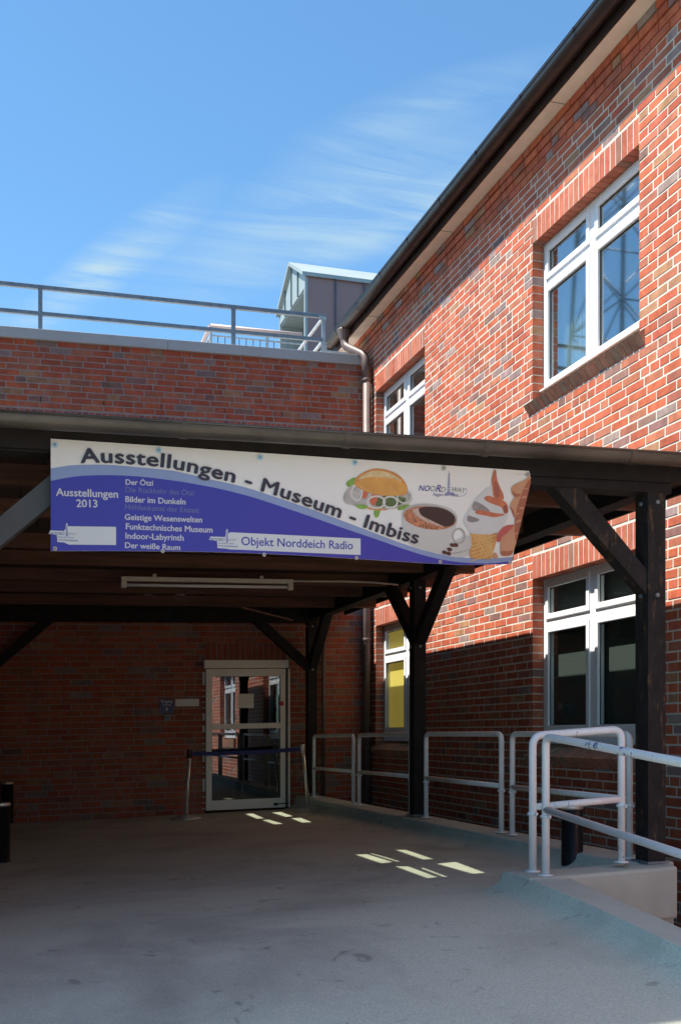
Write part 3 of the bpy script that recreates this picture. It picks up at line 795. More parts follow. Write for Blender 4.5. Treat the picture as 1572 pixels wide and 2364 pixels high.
# balcony balustrade on the roof behind
yb = 4.0; (bx0, bh0) = on_y(487, 752, yb); (bx1, bh1) = on_y(697, 773, yb)
bal = thing('balcony_railing', 'small far balustrade with pinkish handrail and thin bars on the flat roof', 'railing', ((bx0 + bx1) / 2, yb, 4.6))
m = MB(); m.tube([(bx0, yb, bh0), (bx1, yb, bh1)], 0.032, 10); m.tube([(bx0, yb, bh0), (bx0, yb + 3.0, bh0)], 0.032, 10); part('handrail', m, M_handrail, bal)
m = MB(); m.bar((bx0, yb, bh0 - 0.16), (bx1, yb, bh1 - 0.16), 0.03, 0.02); m.bar((bx0, yb, bh0 - 0.16), (bx0, yb + 3, bh0 - 0.16), 0.03, 0.02); part('top_bar', m, M_galvl, bal)
k = 0; X = bx0
while X <= bx1:
    h = bh0 + (bh1 - bh0) * (X - bx0) / (bx1 - bx0)
    m = MB(); w = 0.022 if k % 8 == 0 else 0.007
    m.box(X - w, X + w, yb - w, yb + w, 4.6, h - (0.02 if k % 8 == 0 else 0.165)); part('post' if k % 8 == 0 else 'bar', m, M_galv if k % 8 else M_galvl, bal); X += 0.118; k += 1
for k in range(1, 24):
    m = MB(); y = yb + 0.12 * k; m.box(bx0 - 0.007, bx0 + 0.007, y - 0.007, y + 0.007, 4.6, bh0 - 0.165); part('bar', m, M_galv, bal)

# entrance door in the wing
def dp(x, v, Y=-0.01): return on_y(x, v, Y)
def drect(m, x0, v0, x1, v1, ya, yb_):           # rectangle given by two corners of the photograph, true to the leaning wall
    X0, ha = dp(x0, v0, ya); X1, hb = dp(x1, v1, ya)
    m.box(X0, X1, ya, yb_, hb - KX * X1, ha - KX * X0, shear=True)
m = MB(); drect(m, 472.5, 1524, 667, 1541.5, -0.10, 0.02)
door = part('door', m, M_alu, wing, bevel=0.004, label='glazed entrance door with beige frame')
lX0 = dp(475, 1545)[0]; lX1 = dp(657.5, 1545)[0]
lT = dp(475, 1545)[1] - KX * lX0; lB = dp(475, 1871)[1] - KX * lX0
gX0, gX1 = dp(488, 1600)[0], dp(646, 1600)[0]
gT = dp(488, 1562)[1] - KX * gX0; gB = dp(488, 1848)[1] - KX * gX0
bT = dp(489, 1672)[1] - KX * gX0; bB = dp(489, 1684)[1] - KX * gX0
m = MB()
m.box(lX0, gX0, -0.05, 0.0, lB, lT, shear=True); m.box(gX1, lX1, -0.05, 0.0, lB, lT, shear=True)
m.box(gX0, gX1, -0.05, 0.0, lB, gB, shear=True); m.box(gX0, gX1, -0.05, 0.0, gT, lT, shear=True); 
part('leaf_frame', m, M_alu, door)
m = MB(); m.box(gX0, gX1, -0.053, -0.003, bB, bT, shear=True); part('cross_bar', m, M_alu, door)
for (a, b) in ((bT, gT), (gB, bB)):
    m = MB(); m.quad((gX0, -0.025, sh(gX0, a)), (gX1, -0.025, sh(gX1, a)), (gX1, -0.025, sh(gX1, b)), (gX0, -0.025, sh(gX0, b))); part('pane', m, M_doorglass, door)
for (a, b, w) in ((gX0, gX1, 0.006),):
    m = MB(); m.box(a, b, -0.03, -0.02, gT - w, gT, shear=True); m.box(a, a + w, -0.03, -0.02, gB, gT, shear=True); m.box(b - w, b, -0.03, -0.02, gB, gT, shear=True); m.box(a, b, -0.03, -0.02, gB, gB + w, shear=True); part('gasket', m, M_black, door)
m = MB(); X = dp(663.5, 1600)[0]; m.box(X, X + 0.025, -0.055, 0.02, lB, lT, shear=True); m.box(lX0 - 0.035, lX0 - 0.008, 0.0, 0.05, lB, lT, shear=True); part('side_jamb', m, M_alu, door)
m = MB(); m.box(lX1, X, 0.0, 0.05, lB, lT, shear=True); part('jamb_gap', m, M_black, door)
m = MB(); X = dp(630, 1856)[0]; m.box(X, X + 0.05, -0.075, -0.05, lB + 0.03, lB + 0.06, shear=True); m.box(X + 0.05, X + 0.2, -0.065, -0.055, lB + 0.045, lB + 0.057, shear=True); part('door_stop', m, M_black, door)
m = MB(); drect(m, 551, 1602, 586, 1634, -0.031, -0.028); part('notice', m, M_paper, door)
X, h = dp(650.5, 1624, -0.052); m = MB(); m.prism([(0.03 * math.cos(t), 0.03 * math.sin(t)) for t in [2 * math.pi * k / 20 for k in range(20)]], lambda p, q, r: (X + p, r, h + q), -0.055, -0.051); st = part('round_sticker', m, M_red, door)
m = MB(); m.box(X - 0.02, X + 0.02, -0.0565, -0.0555, h - 0.006, h + 0.006); part('sticker_bar', m, M_paper, st) if False else None
# hall behind the door
m = MB(); m.box(dL - 0.6, dR + 0.6, 2.6, 2.7, -1.1, 1.3); m.box(dL - 0.7, dL - 0.6, 0.4, 2.7, -1.1, 1.3); m.box(dR + 0.6, dR + 0.7, 0.4, 2.7, -1.1, 1.3); m.box(dL - 0.6, dR + 0.6, 0.01, 2.7, -1.08, -1.0); m.box(dL - 0.6, dR + 0.6, 0.41, 2.7, 1.3, 1.35)
part('hall_shell', m, mat('hall_wall', (0.10, 0.10, 0.10), 0.8), wing)
hallz = -1.0
m = MB(); m.tube([(-2.0, 0.5, -0.1), (-2.0, 0.55, 0.05), (-1.85, 0.6, 0.09), (-1.7, 0.6, 0.05), (-1.65, 0.55, -0.1)], 0.02, 8); m.box(-2.05, -1.6, 0.45, 0.5, -0.35, -0.02); m.box(-2.05, -1.6, 0.5, 0.9, -0.40, -0.35)
for a, b in ((-2.04, 0.47), (-1.62, 0.47), (-2.04, 0.88), (-1.62, 0.88)): m.box(a - 0.012, a + 0.012, b - 0.012, b + 0.012, hallz, -0.36)
tag(part('chair', m, M_black), 'dark chair seen through the glass of the entrance door', 'chair')
# conduit by the rear post
X = on_y(746.5, 1600, -0.06)[0]
m = MB(); m.tube([(X, -0.06, 1.6), (X, -0.06, -0.9)], 0.026, 12); part('conduit', m, M_pipe, wing)

# sign, paper strip, call box beside the door
def plate(name, x0, v0, x1, v1, y0, mt, label, cat):
    m = MB(); drect(m, x0, v0, x1, v1, y0, -0.002); o = part(name, m, mt, bevel=0); tag(o, label, cat); return o
sX0, sH0 = on_y(369, 1615, -0.02); sX1, sH1 = on_y(402, 1646, -0.02)
sign = thing('entrance_sign', 'small blue sign with white lettering and arrow left of the door', 'sign', (sX0, 0, sH1))
m = MB(); m.box(sX0, sX1, -0.018, -0.003, sH1 - KX * sX1, sH0 - KX * sX0, shear=True); part('sign_board', m, M_sign, sign)
def text_mesh(s, size=1.0, bold=0.0, extr=0.0, align='LEFT', shear=0.0, space=1.0):
    if bold:                                       # heavier strokes: the line printed five times with small shifts
        v0, f0 = text_mesh(s, size, 0.0, extr, align, shear, space); V, F = [], []; b = bold * 0.8
        for i, (sx, sy) in enumerate(((0, 0), (b, 0.3 * b), (-b, -0.3 * b), (0.2 * b, b * 0.8), (-0.2 * b, -b * 0.8))):
            n = len(V); V += [(x + sx, y + sy, i * 0.00006) for x, y, z in v0]; F += [tuple(n + k for k in f) for f in f0]
        return V, F
    cu = bpy.data.curves.new('t', 'FONT'); cu.body = s; cu.size = size; cu.extrude = extr; cu.align_x = align; cu.shear = shear; cu.space_character = space
    cu.resolution_u = 4; cu.fill_mode = 'FRONT' if extr == 0 else 'BOTH'
    o = bpy.data.objects.new('t', cu); COL.objects.link(o)
    dg = bpy.context.evaluated_depsgraph_get(); me = bpy.data.meshes.new_from_object(o.evaluated_get(dg))
    vs_ = [tuple(v.co) for v in me.vertices]; fs = [tuple(p.vertices) for p in me.polygons]
    bpy.data.objects.remove(o); bpy.data.curves.remove(cu); bpy.data.meshes.remove(me)
    return vs_, fs
def add_mesh(m, vs_, fs, fn):
    n = len(m.v); m.v += [fn(*v) for v in vs_]; m.f += [tuple(n + i for i in f) for f in fs]; m.c += [None] * len(fs); m.sm += [False] * len(fs)
sw_, shh = sX1 - sX0, sH0 - sH1
def flat_text(parent, s, X, h, wid, Y, mt, bold=0.0, name='lettering'):
    vs_, fs = text_mesh(s, 1.0, bold); mxx = max(v[0] for v in vs_); mnx = min(v[0] for v in vs_); k = wid / (mxx - mnx)
    m = MB(); add_mesh(m, vs_, fs, lambda a, b, c: (X + (a - mnx) * k, Y - c, h + b * k + KX * (a - mnx) * k)); return part(name, m, mt, parent)
flat_text(sign, 'Eingang', sX0 + 0.13 * sw_, sH0 - 0.24 * shh, 0.76 * sw_, -0.0195, M_signtxt, 0.02)
flat_text(sign, 'Geöffnet', sX0 + 0.22 * sw_, sH0 - 0.46 * shh, 0.58 * sw_, -0.0195, M_signtxt)
cxx = sX0 + sw_ * 0.5; z1 = sH0 - 0.57 * shh; z0 = sH0 - 0.88 * shh
m = MB(); m.quad((cxx - 0.006, -0.0195, z1), (cxx + 0.006, -0.0195, z1), (cxx + 0.006, -0.0195, z0 + 0.03), (cxx - 0.006, -0.0195, z0 + 0.03)); m.quad((cxx - 0.017, -0.0195, z0 + 0.032), (cxx + 0.017, -0.0195, z0 + 0.032), (cxx, -0.0195, z0)); part('arrow', m, M_signtxt, sign)
m = MB()
for a in (sX0 + 0.012, sX1 - 0.012):
    for b in (sH0 - 0.012, sH1 + 0.012): m.box(a - 0.004, a + 0.004, -0.021, -0.018, b - 0.004, b + 0.004)
part('screws', m, M_galvl, sign)
plate('paper_strip', 405.5, 1614, 460, 1630, -0.012, M_paper, 'white blank strip on the brick wall between sign and door', 'notice')
m = MB(); a, b = on_y(381, 1651, -0.02); c, d = on_y(394, 1664, -0.02)
cb = thing('call_box', 'tiny square call box on the brick wall below the blue sign', 'call box', (a, 0, d))
for q in ((a, c, b - 0.008, b), (a, c, d, d + 0.008), (a, a + 0.008, d + 0.008, b - 0.008), (c - 0.008, c, d + 0.008, b - 0.008)): m.box(q[0], q[1], -0.03, -0.002, q[2], q[3])
part('frame', m, M_galv, cb)
m = MB(); m.box(a + 0.008, c - 0.008, -0.02, -0.002, d + 0.008, b - 0.008); part('speaker_panel', m, M_black, cb)

# ------------------------------------------------------------------ canopy
can = thing('timber_canopy', 'dark stained timber canopy with flat roof over the entrance walkway', 'canopy', (-3, -4, -0.77))
PXL, PXR = -0.93, -0.81
HB = 1.444
posts = {'front': (-8.0, -7.86), 'mid': (on_x(955.7, 1700, PXL)[0], None), 'rear': (-0.31, -0.18)}
pm0 = posts['mid'][0]; posts['mid'] = (pm0, pm0 + 0.13)
for key, (a, b) in posts.items():
    m = MB(); m.box(PXL, PXR, a, b, kz - 0.005, HB); part('post', m, M_worn if key == 'front' else M_timber, can, bevel=0.004)
    m = MB(); m.box(PXL - 0.015, PXR + 0.015, a - 0.02, b + 0.02, kz - 0.003, kz + 0.012); part('post_foot', m, M_galv, can)
    zb = HB + KX * -4.8
    m = MB(); m.box(-4.86, -4.72, a, b, -1.2, HB + KX * -4.8); part('post', m, M_timber, can)
def fb(X): return 1.43 + 0.0075 * (X + 0.9)
m = MB(); X0, X1 = -5.34, -0.772
m.hexa([(X0, -8.003, fb(X0)), (X1, -8.003, fb(X1)), (X1, -7.86, fb(X1)), (X0, -7.86, fb(X0)), (X0, -8.003, fb(X0) + 0.17), (X1, -8.003, fb(X1) + 0.17), (X1, -7.86, fb(X1) + 0.17), (X0, -7.86, fb(X0) + 0.17)])
part('front_beam', m, M_timber, can, bevel=0.004)
m = MB(); m.box(PXL, PXR, -7.86, -0.05, HB, HB + 0.16); part('side_beam', m, M_timber, can, bevel=0.003)
m = MB(); m.box(-4.86, -4.72, -7.86, -0.05, HB - 0.11, HB + 0.04); part('side_beam', m, M_timber, can)
m = MB(); m.box(-5.34, PXL, -0.31, -0.16, HB - 0.0, HB + 0.2, shear=True); part('rear_beam', m, M_timber, can, bevel=0.003)
def brace(post_edge, sgn, ya, yb_, zt, mt, axis='x', fixed=None, run=0.61, drop=0.60):
    r2, d2 = run - 0.17, drop - 0.145
    P = [(post_edge, zt - drop), (post_edge, zt - d2), (post_edge + sgn * r2, zt), (post_edge + sgn * run, zt)]
    m = MB()
    if axis == 'x': m.prism(P, lambda p, q, r: (p, r, q), ya, yb_)
    else: m.prism(P, lambda p, q, r: (r, p, q), ya, yb_)
    part('brace', m, mt, can)
brace(PXL, -1, -7.985, -7.88, fb(-1), M_worn)
brace(-4.72, 1, -7.985, -7.88, fb(-4.7), mat('skylit_timber', (0.060, 0.062, 0.066), 0.6, var=0.15), run=0.66)  # left brace coloured bluish grey, sky light on its face put into the colour
brace(PXL, -1, -0.30, -0.20, sh(-1, HB), M_timber, run=0.72, drop=0.62)
brace(-4.72, 1, -0.30, -0.20, sh(-4.7, HB), M_timber, run=0.66)
brace(posts['mid'][0], -1, PXL + 0.012, PXR - 0.004, HB, M_timber, 'y', run=0.74)
brace(posts['mid'][1], 1, PXL + 0.012, PXR - 0.004, HB, M_timber, 'y', run=0.74)
brace(posts['rear'][0], -1, PXL + 0.012, PXR - 0.004, HB, M_timber, 'y', run=0.70, drop=0.62)
for y in (-7.3, -6.365, -5.15, -4.34, -3.37, -2.55, -1.49):
    m = MB(); m.box(-5.34, -0.42, y, y + 0.07, 1.505, 1.615, shear=True); part('joist', m, M_joist, can)
n = 40
added_slots = [[(-3.223, -5.576), (-3.144, -5.595), (-3.142, -6.187), (-3.232, -6.218)], [(-3.102, -5.553), (-3.088, -5.563), (-3.084, -6.194), (-3.102, -6.18)], [(-2.846, -5.44), (-2.782, -5.485), (-2.824, -6.182), (-2.895, -6.165)],
           [(-3.205, -6.44), (-3.135, -6.49), (-3.165, -7.117), (-3.233, -7.123)], [(-2.903, -6.465), (-2.755, -6.444), (-2.821, -7.088), (-2.903, -7.087)], [(-3.088, -6.628), (-3.073, -6.637), (-3.103, -7.132), (-3.122, -7.12)],
           [(-3.043, -0.458), (-2.954, -0.45), (-3.011, -1.327), (-3.094, -1.332)], [(-3.081, -1.574), (-3.004, -1.566), (-3.013, -2.277), (-3.102, -2.27)],
           [(-2.716, -0.491), (-2.600, -0.444), (-2.646, -1.252), (-2.743, -1.327)], [(-2.74, -1.568), (-2.636, -1.582), (-2.693, -2.274), (-2.792, -2.259)]]
for k in range(n):                                  # roof boards across the joists, left out around added slots that throw light patches below
    xa = -5.34 + k * (4.98 / n); xb = xa + 4.98 / n - 0.006; spans = [(-8.13, -0.05)]
    for (p, q, c, d) in ((-3.26, -2.72, -7.16, -5.41), (-3.13, -2.57, -2.31, -0.41)):
        if xb > p and xa < q: spans = [t for (u, w) in spans for t in ((u, max(u, min(w, c))), (min(w, max(u, d)), w)) if t[1] - t[0] > 0.05]
    for (u, w) in spans: m = MB(); m.box(xa, xb, u, w, 1.617 + 0.002 * (k % 2), 1.64, shear=True); part('roof_board', m, M_deck, can)
outer = [(-5.42, -8.14), (-0.355, -8.14), (-0.355, -0.05), (-5.42, -0.05)]
pts = outer + [p for L_ in added_slots for p in L_]
tr = geometry.tessellate_polygon([[Vector((*p, 0)) for p in outer]] + [[Vector((*p, 0)) for p in L_] for L_ in added_slots])
m = MB(); add_mesh(m, [(*p, 0) for p in pts], [tuple(t) for t in tr], lambda x, y, z: (x, y, 1.655 + KX * x)); part('roof_felt', m, M_roof, can)
m = MB()
for (a_, b_) in (((-5.42, -8.14), (-0.355, -8.14)), ((-0.355, -8.14), (-0.355, -0.05))):
    m.quad((*a_, 1.61 + KX * a_[0]), (*b_, 1.61 + KX * b_[0]), (*b_, 1.655 + KX * b_[0]), (*a_, 1.655 + KX * a_[0]))
part('roof_edge', m, M_roof, can)
M_rl = glass_mat('added_slot_glass', 1.3, (0.33, 0.37, 0.32))
for L_ in added_slots:  # made-up tinted openings, added so sun makes the patches on the floor
    m = MB(); m.quad(*[(x, y, 1.6525 + KX * x) for x, y in L_]); part('added_sun_slot', m, M_rl, can)
m = MB(); m.box(-0.375, -0.352, -8.14, -0.05, 1.56, 1.6415); part('side_fascia', m, M_timber, can)
m = MB()
m.hexa([(X, y, z + 0.021 * X) for z in (1.505, 1.612) for X, y in ((-5.34, -8.036), (-0.36, -8.036), (-0.36, -8.006), (-5.34, -8.006))]); part('front_fascia', m, M_timber, can)
for key in ('mid', 'rear', 'front'):
    a_, b_ = posts[key]
    for z in (HB - 0.07, HB - 0.62):
        m = MB(); m.prism([(0.013 * math.cos(t), 0.013 * math.sin(t)) for t in [2 * math.pi * k / 8 for k in range(8)]], lambda p, q, r: (r, (a_ + b_) / 2 + p, z + q), PXL - 0.012, PXL - 0.001); part('bolt', m, M_galv, can)
        m = MB(); m.prism([(0.013 * math.cos(t), 0.013 * math.sin(t)) for t in [2 * math.pi * k / 8 for k in range(8)]], lambda p, q, r: ((PXL + PXR) / 2 + p, r, z + q), a_ - 0.012, a_ - 0.001); part('bolt', m, M_galv, can)
# slanting board and cable under the roof
a = on_y(431, 1375, -1.2); b = on_y(690, 1424, -1.2)
m = MB(); m.bar((a[0], -1.25, a[1] + 0.02), (b[0], -0.75, b[1] + 0.02), 0.16, 0.02, up=(0, -0.3, 1)); part('slanting_board', m, mat('bare_board', (0.16, 0.075, 0.045), 0.7, var=0.4, scale=8), can)
# front gutter
GY, GH = -8.205, 1.612 
m, f = gutter_mb((GY, GH), 0.056, -5.34, -0.15, along='x')
cg = part('canopy_gutter', m, M_zinc, can)
m = MB(); m.tube([(-5.34, GY - 0.056, GH + 0.006 - 0.021 * 5.34), (-0.15, GY - 0.056, GH + 0.006 - 0.021 * 0.15)], 0.008, 8); part('gutter_bead', m, M_zinc, cg)
for x in (428, 806, 1128, 1466):
    X = on_y(x, 1020, GY - 0.056)[0]
    m = MB(); pts = [((0.0605) * math.cos(math.pi + math.pi * j / 14), 0.0605 * math.sin(math.pi + math.pi * j / 14)) for j in range(15)]
    for j in range(14):
        (p, q), (p2, q2) = pts[j], pts[j + 1]; zz = GH + 0.021 * X
        m.quad((X - 0.02, GY + p, zz + q), (X + 0.02, GY + p, zz + q), (X + 0.02, GY + p2, zz + q2), (X - 0.02, GY + p2, zz + q2), smooth=True)
    part('gutter_clip', m, M_zinc, cg)

# strip lamp
lx0, lx1, ly = -3.59, -2.0, -3.72
lamp = thing('strip_lamp', 'unlit cream fluorescent strip lamp under the canopy joists', 'lamp', ((lx0 + lx1) / 2, ly, sh(-2.8, 1.40)))
m = MB(); m.box(lx0, lx1, ly - 0.03, ly + 0.03, 1.462, 1.50, shear=True); part('lamp_body', m, M_lampbody, lamp, bevel=0.004)
for (a, b) in ((lx0, lx0 + 0.05), (lx1 - 0.05, lx1)):
    m = MB(); m.box(a, b, ly - 0.028, ly + 0.028, 1.40, 1.4615, shear=True); part('tube_holder', m, M_lampbody, lamp, bevel=0.006)
m = MB(); m.tube([(lx0 + 0.05, ly, sh(lx0, 1.428)), (lx1 - 0.05, ly, sh(lx1, 1.428))], 0.014, 12); part('tube', m, M_tube, lamp)
m = MB()
for X in (lx0 + 0.3, lx1 - 0.3): m.box(X - 0.015, X + 0.015, ly - 0.012, ly + 0.012, 1.5, 1.53, shear=True)
part('hanger', m, M_lampbody, lamp)
m = MB(); m.tube([(lx1, ly, sh(lx1, 1.487)), (lx1 + 0.5, ly, sh(-1.5, 1.493)), (-1.2, ly, sh(-1.2, 1.488)), (-0.95, ly, sh(-0.95, 1.47))], 0.009, 8); part('cable', m, M_lampbody, lamp)

# ------------------------------------------------------------------ banner
BX0, BW, BY = -4.339, 2.613, -8.045
def btop(s): return 1.466 + (1.489 - 1.466) * s / BW
def blen(s):
    t = s / BW
    return 0.557 - 0.065 * math.sin(math.pi * min(1, t * 1.15)) * 0.42 - 0.012 * t
def bsw(s): return 0.235 * (max(0, s) / BW) ** 2.2
def BP(s, w, off=0.0):
    L = blen(s); r = w / L; d = bsw(s) * r; wav = 0.006 * math.sin(s * 4.1 + 0.6) * r
    dz = math.sqrt(max(1e-6, w * w - d * d)) if w > 0 else w
    return (BX0 + s, BY + d + wav - off, btop(s) - dz)
def bq(x, v):                                     # where a feature of the print sits on the sheet
    Y = BY; s = w = 0
    for _ in range(7):
        X, h = on_y(x, v, Y); s = X - BX0; w_ = btop(s) - h; L = blen(s)
        r = max(0, min(1.1, w_ / L)); d = bsw(s) * r; w = math.copysign(math.hypot(w_, d), w_)
        Y = BY + d + 0.006 * math.sin(s * 4.1 + 0.6) * r
    return s, w
ban = thing('banner', 'long white and blue printed banner hanging from the front of the canopy', 'banner', (BX0 + BW / 2, BY, 0.9))
m = MB(); NS, NW = 60, 8
for i in range(NS):
    for j in range(NW):
        q = []
        for (a, b) in ((i, j), (i, j + 1), (i + 1, j + 1), (i + 1, j)):
            s = BW * a / NS; q.append(BP(s, blen(s) * b / NW))
        m.quad(*q, smooth=True)
M_bwhite = mat('banner_white', (0.74, 0.74, 0.735), 0.5, var=0.02)
M_bblue = mat('banner_blue', (0.038, 0.040, 0.36), 0.5, var=0.04, scale=1.5)
M_bpale = mat('banner_pale_blue', (0.235, 0.315, 0.54), 0.5, var=0.03)
M_bdark = mat('banner_dark_letters', (0.030, 0.026, 0.050), 0.5, var=0.02)
M_bletter = mat('banner_white_letters', (0.55, 0.56, 0.62), 0.5, var=0.02)
M_bgrey = mat('banner_grey_letters', (0.17, 0.18, 0.37), 0.5, var=0.02)
part('sheet', m, M_bwhite, ban)
def interp(P, x):
    if x <= P[0][0]: return P[0][1]
    for (a, b), (c, d) in zip(P, P[1:]):
        if x <= c: return b + (d - b) * (x - a) / (c - a)
    return P[-1][1]
def smoothP(pts):
    Q = [bq(*p) for p in pts]
    return Q
c1 = smoothP([(118, 1081.6), (140, 1078), (163.8, 1074.5), (214.8, 1072.7), (260, 1073.8), (304, 1077.3), (350, 1081.5), (401, 1087.2), (450, 1098), (500, 1110), (556.5, 1122.5), (610, 1139), (671, 1159.5), (740, 1183.5), (810, 1210), (880, 1236.8), (935, 1257), (985, 1272.4), (1030, 1282), (1073, 1288), (1130, 1291), (1182, 1288)])
c2 = smoothP([(118, 1110.5), (145, 1105), (176.5, 1100), (215, 1097.5), (253, 1097), (290, 1098.3), (329.6, 1101), (406, 1110.2), (450, 1117.5), (500, 1127), (540, 1136.5), (582, 1147.6), (684, 1181.2), (735, 1199), (786, 1217), (880, 1249), (935, 1268.5), (985, 1284), (1030, 1294), (1073, 1299.5), (1130, 1302), (1182, 1298)])
def band(name, top, bot, mt, off):
    m = MB(); n = 90
    for i in range(n):
        s0, s1 = BW * i / n, BW * (i + 1) / n; K_ = 4
        for j in range(K_):
            q = []
            for (s, jj) in ((s0, j), (s0, j + 1), (s1, j + 1), (s1, j)):
                a, b = top(s), bot(s); b = max(a + 0.001, b)
                q.append(BP(s, a + (b - a) * jj / K_, off))
            m.quad(*q, smooth=True)
    return part(name, m, mt, ban)
def catmull(P):
    xs_ = [p[0] for p in P]
    def f(x):
        x = max(xs_[0], min(xs_[-1], x)); i = 0
        while i < len(P) - 2 and xs_[i + 1] < x: i += 1
        p0, p1, p2, p3 = P[max(0, i - 1)], P[i], P[i + 1], P[min(len(P) - 1, i + 2)]
        t = (x - p1[0]) / (p2[0] - p1[0]); m1 = (p2[1] - p0[1]) / (p2[0] - p0[0]) * (p2[0] - p1[0]); m2 = (p3[1] - p1[1]) / (p3[0] - p1[0]) * (p2[0] - p1[0])
        return (2 * t**3 - 3 * t**2 + 1) * p1[1] + (t**3 - 2 * t**2 + t) * m1 + (-2 * t**3 + 3 * t**2) * p2[1] + (t**3 - t**2) * m2
    return f
F1, F2 = catmull(c1), catmull(c2)
band('pale_band', F1, lambda s: F2(s) + 0.002, M_bpale, 0.0012)
band('blue_field', F2, lambda s: blen(s) - 0.0005, M_bblue, 0.0018)
def btext(s, p0, p1, mt, bold=0.0, off=0.0035, name='lettering', shear=0.0, capadj=None):
    """one line of print from pixel p0 (baseline start) to p1 (baseline end)"""
    a, b = Vector(bq(*p0)), Vector(bq(*p1)); vs_, fs = text_mesh(s, 1.0, bold, shear=shear)
    mn = min(v[0] for v in vs_); mxx = max(v[0] for v in vs_); k = (b - a).length / (mxx - mn); u = (b - a).normalized(); n = Vector((u.y, -u.x))
    ky = k if capadj is None else capadj
    m = MB()
    def fn(x, y, z):
        q = a + u * ((x - mn) * k) + n * (y * ky); return BP(q.x, q.y, off + z)
    add_mesh(m, vs_, fs, fn); return part(name, m, mt, ban)
# curved headline
base_pts = [bq(*p) for p in [(186.5, 1069.5), (225, 1068.5), (265, 1069.8), (310, 1073), (352, 1076.5), (393, 1082), (440, 1091), (490, 1103), (559, 1120), (602, 1134), (650, 1149), (700, 1166.5), (790, 1199), (832, 1215), (885, 1234.5), (925, 1247), (963, 1256.5)]]
arc = [0]
for a, b in zip(base_pts, base_pts[1:]): arc.append(arc[-1] + math.hypot(b[0] - a[0], b[1] - a[1]))
fx = catmull([(t, p[0]) for t, p in zip(arc, base_pts)]); fy = catmull([(t, p[1]) for t, p in zip(arc, base_pts)])
vs_, fs = text_mesh('Ausstellungen - Museum - Imbiss', 1.0, 0.036, space=1.05)
mn = min(v[0] for v in vs_); mxx = max(v[0] for v in vs_); kx = arc[-1] / (mxx - mn); ky = 0.101
def headfn(x, y, z):
    t = (x - mn) * kx; e = 0.01; a = Vector((fx(t), fy(t))); u = (Vector((fx(t + e), fy(t + e))) - Vector((fx(t - e), fy(t - e)))).normalized(); n = Vector((u.y, -u.x)); q = a + n * (y * ky)
    return BP(q.x, q.y, 0.0088 + z)
m = MB(); add_mesh(m, vs_, fs, headfn); part('headline', m, M_bdark, ban)
B_ = 0.028
btext('Ausstellungen', (130, 1144.5), (273.5, 1149.5), M_bletter, B_)
btext('2013', (177, 1170.5), (226, 1171.5), M_bletter, B_)
btext('Der Ötzi', (290.5, 1119), (354, 1121.5), M_bletter, B_)
btext('Die Rückkehr des Ötzi', (290.5, 1136), (448, 1144), M_bgrey, 0.0)
btext('Bilder im Dunkeln', (290, 1159), (429, 1165), M_bletter, B_)
btext('Höhlenkunst der Eiszeit', (289.5, 1176), (460, 1184.5), M_bgrey, 0.0)
btext('Geistige Wesenswelten', (288.5, 1200), (467, 1206.5), M_bletter, B_)
btext('Funktechnisches Museum', (291, 1222), (491, 1230), M_bletter, B_)
btext('Indoor-Labyrinth', (290, 1243.5), (424.5, 1248.5), M_bletter, B_)
btext('Der weiße Raum', (289, 1265), (416.5, 1270.5), M_bletter, B_)
def poly_on_banner(m, pts, off, sub=True):
    Q = [bq(*p) for p in pts]
    tris = [[Q[i] for i in t] for t in geometry.tessellate_polygon([[Vector((a, b, 0)) for a, b in Q]])]
    while tris:                                   # cut large triangles so that the print follows the curved sheet
        t = tris.pop(); e = [math.hypot(t[i][0] - t[i - 2][0], t[i][1] - t[i - 2][1]) for i in range(3)]; k = e.index(max(e))
        if e[k] > 0.07:
            a, b, c = t[k], t[k - 2], t[k - 1]; mid = ((a[0] + b[0]) / 2, (a[1] + b[1]) / 2); tris += [[a, mid, c], [mid, b, c]]
        else: add_mesh(m, [(a, b, 0) for a, b in t], [(0, 1, 2)], lambda x, y, z: BP(x, y, off))
def bpoly(name, pts, mt, off):
    m = MB(); poly_on_banner(m, pts, off); return part(name, m, mt, ban)
M_lab = mat('label_white', (0.60, 0.64, 0.66), 0.5, var=0.02)
M_logob = mat('logo_blue', (0.075, 0.065, 0.30), 0.5, var=0.02)
M_logog = mat('logo_grey', (0.25, 0.25, 0.265), 0.5, var=0.02)
M_lilac = mat('logo_lilac', (0.24, 0.24, 0.43), 0.5, var=0.1)
def smooth_poly(P, it=2):
    for _ in range(it):
        Q = []
        for i in range(len(P)):
            a, b = P[i], P[(i + 1) % len(P)]
            Q += [(a[0] * .75 + b[0] * .25, a[1] * .75 + b[1] * .25), (a[0] * .25 + b[0] * .75, a[1] * .25 + b[1] * .75)]
        P = Q
    return P
